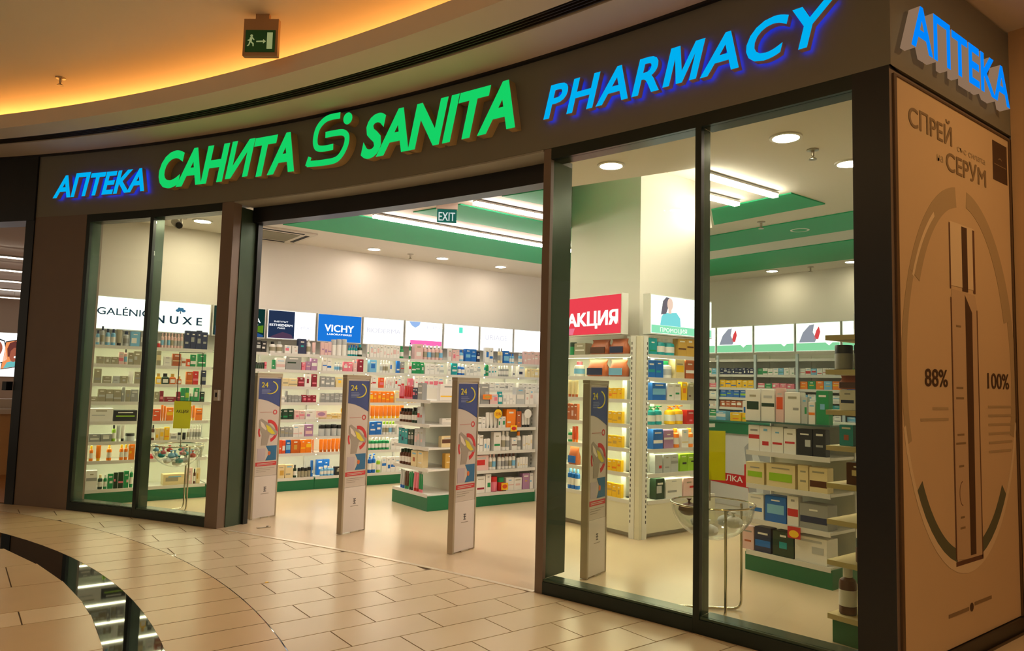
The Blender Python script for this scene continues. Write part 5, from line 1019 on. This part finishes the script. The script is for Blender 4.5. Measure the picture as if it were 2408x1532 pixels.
# ------------------------------------------------------------------ neighbouring shop on the left
pf = thing('door_2', (.55, 10.1, 0), 'black portal frame of the neighbouring shop at the left edge', 'door frame', kind='structure')
t0, t1 = 36.27, 36.68
part('post', MB().arc(t0, t1, FR_ - .01, FR_ + .22, 0, 3.2, 4), BLACK, pf); part('header', MB().arc(t0, 60, FR_ - .02, FR_ + .26, 3.2, 3.95, 40), BLACK, pf)
f_ = FT(36.62, .0); part('handle', MB().fbox(f_, -.12, -.06, 1.26, 1.36, -.02, .06), BLACK, pf)
single('floor_neighbour', MB().prism(arcpts(36.3, 52, .06, 20) + [(-5.5, 24), (4.5, 24), (4.5, 10.02), (.7, 10.02)], -.0035, 0.0), mat('orange_wood_floor', (186, 126, 66), .4, var=.08, scale=6), 'orange brown wooden floor of the neighbouring shop', 'floor', kind='structure')
single('wall_neighbour_back', MB().box(-6, 4.5, 24.0, 24.15, 0, 3.6), mat('neighbour_grey', (176, 160, 146), .7), 'grey back wall of the neighbouring shop', 'wall', kind='structure')
single('ceiling_neighbour', MB().prism(arcpts(36.3, 52, .3, 20) + [(-5.5, 24.0), (4.5, 24.0), (4.5, 10.02), (.7, 10.02)], 3.5, 3.55), CEILW, 'pale ceiling of the neighbouring shop', 'ceiling', kind='structure')
for i, yy in enumerate((14.47, 16.4, 18.4, 20.4, 22.6)):
    t = thing('linear_light', (.6, yy, 3.4), 'white linear light of the neighbouring shop, %s from the door' % ORD[i], 'light', 'linear lights of the neighbouring shop')
    part('housing', MB().box(-2.2, 2.6, yy - .03, yy + .03, 3.34, 3.37), GREYM, t); part('diffuser', MB().box(-2.2, 2.6, yy - .028, yy + .028, 3.32, 3.339), glow('neighbour_led', (255, 240, 220), 6.0), t)
    for sx in (-1.2, 1.2): part('hanger', MB().box(sx - .004, sx + .004, yy - .004, yy + .004, 3.371, 3.5), STEEL, t)
NF = WY(23.98); KN_ = 23.98 / 15.48
def nq(P): return [((.70 + (u - .73) * .65 if u > .71 else .80 - (.70 - u) * .65) * KN_, 1.49 + (v - 1.49) * KN_) for u, v in P]
o = lightbox('lightbox', NF, -1.9, 3.4, 1.30, 2.50, 'white lit panel with two tilted portrait cards in the neighbouring shop', LBW, dep=.018)
N1 = glow('lit_card_orange', (246, 150, 90), 1.0); N2 = glow('lit_card_skin', (168, 92, 70), 1.0); N3 = glow('lit_card_hair', (110, 56, 50), 1.0); N4 = glow('lit_card_shirt', (110, 190, 190), 1.0); N5 = glow('lit_card_line', (40, 46, 50), 1.0); N6 = glow('lit_card_white', (250, 248, 240), 1.4)
decal(NF, nq([(.73, 1.49), (1.19, 1.555), (1.20, 2.05), (.80, 1.985)]), N5, o, 'card_outline', .004); decal(NF, nq([(.745, 1.505), (1.175, 1.565), (1.185, 2.03), (.815, 1.97)]), N1, o, 'portrait_card', .006)
decal(NF, nq([(.79, 1.515), (.86, 1.62), (1.0, 1.65), (1.12, 1.62), (1.17, 1.565)]), N4, o, 'shirt', .007); decal(NF, nq(ellipse(1.0, 1.77, .10, .14, 20)), N2, o, 'face', .008); decal(NF, nq([(.87, 1.72), (.85, 1.86), (.90, 1.96), (1.02, 2.0), (1.13, 1.95), (1.12, 1.88), (1.0, 1.88), (.93, 1.82), (.91, 1.72)]), N3, o, 'hair', .009); decal(NF, nq(ellipse(1.04, 1.715, .035, .018, 12)), N6, o, 'smile', .010)
decal(NF, nq([(.2, 1.52), (.62, 1.62), (.70, 1.66), (.60, 2.0), (.2, 2.10)]), N5, o, 'card_outline', .0044); decal(NF, nq([(.2, 1.54), (.61, 1.635), (.68, 1.675), (.585, 1.98), (.2, 2.08)]), N6, o, 'portrait_card', .006); decal(NF, nq(ellipse(.44, 1.86, .12, .13, 18)), N2, o, 'face', .008)
nc = thing('shop_counter', (.4, 13, 0), 'white topped wooden counter inside the neighbouring shop', 'counter')
part('body', MB().box(-2, 2.2, 12.72, 13.4, 0, .86), mat('counter_wood', (206, 160, 104), .5, var=.06, scale=4), nc); part('worktop', MB().box(-2.05, 2.25, 12.66, 13.45, .861, .93), mat('counter_white_top', (216, 204, 192), .35), nc); part('riser', MB().box(-2, 2.2, 13.1, 13.4, .931, 1.06), mat('counter_white_top', (216, 204, 192), .35), nc)
finish_labels()
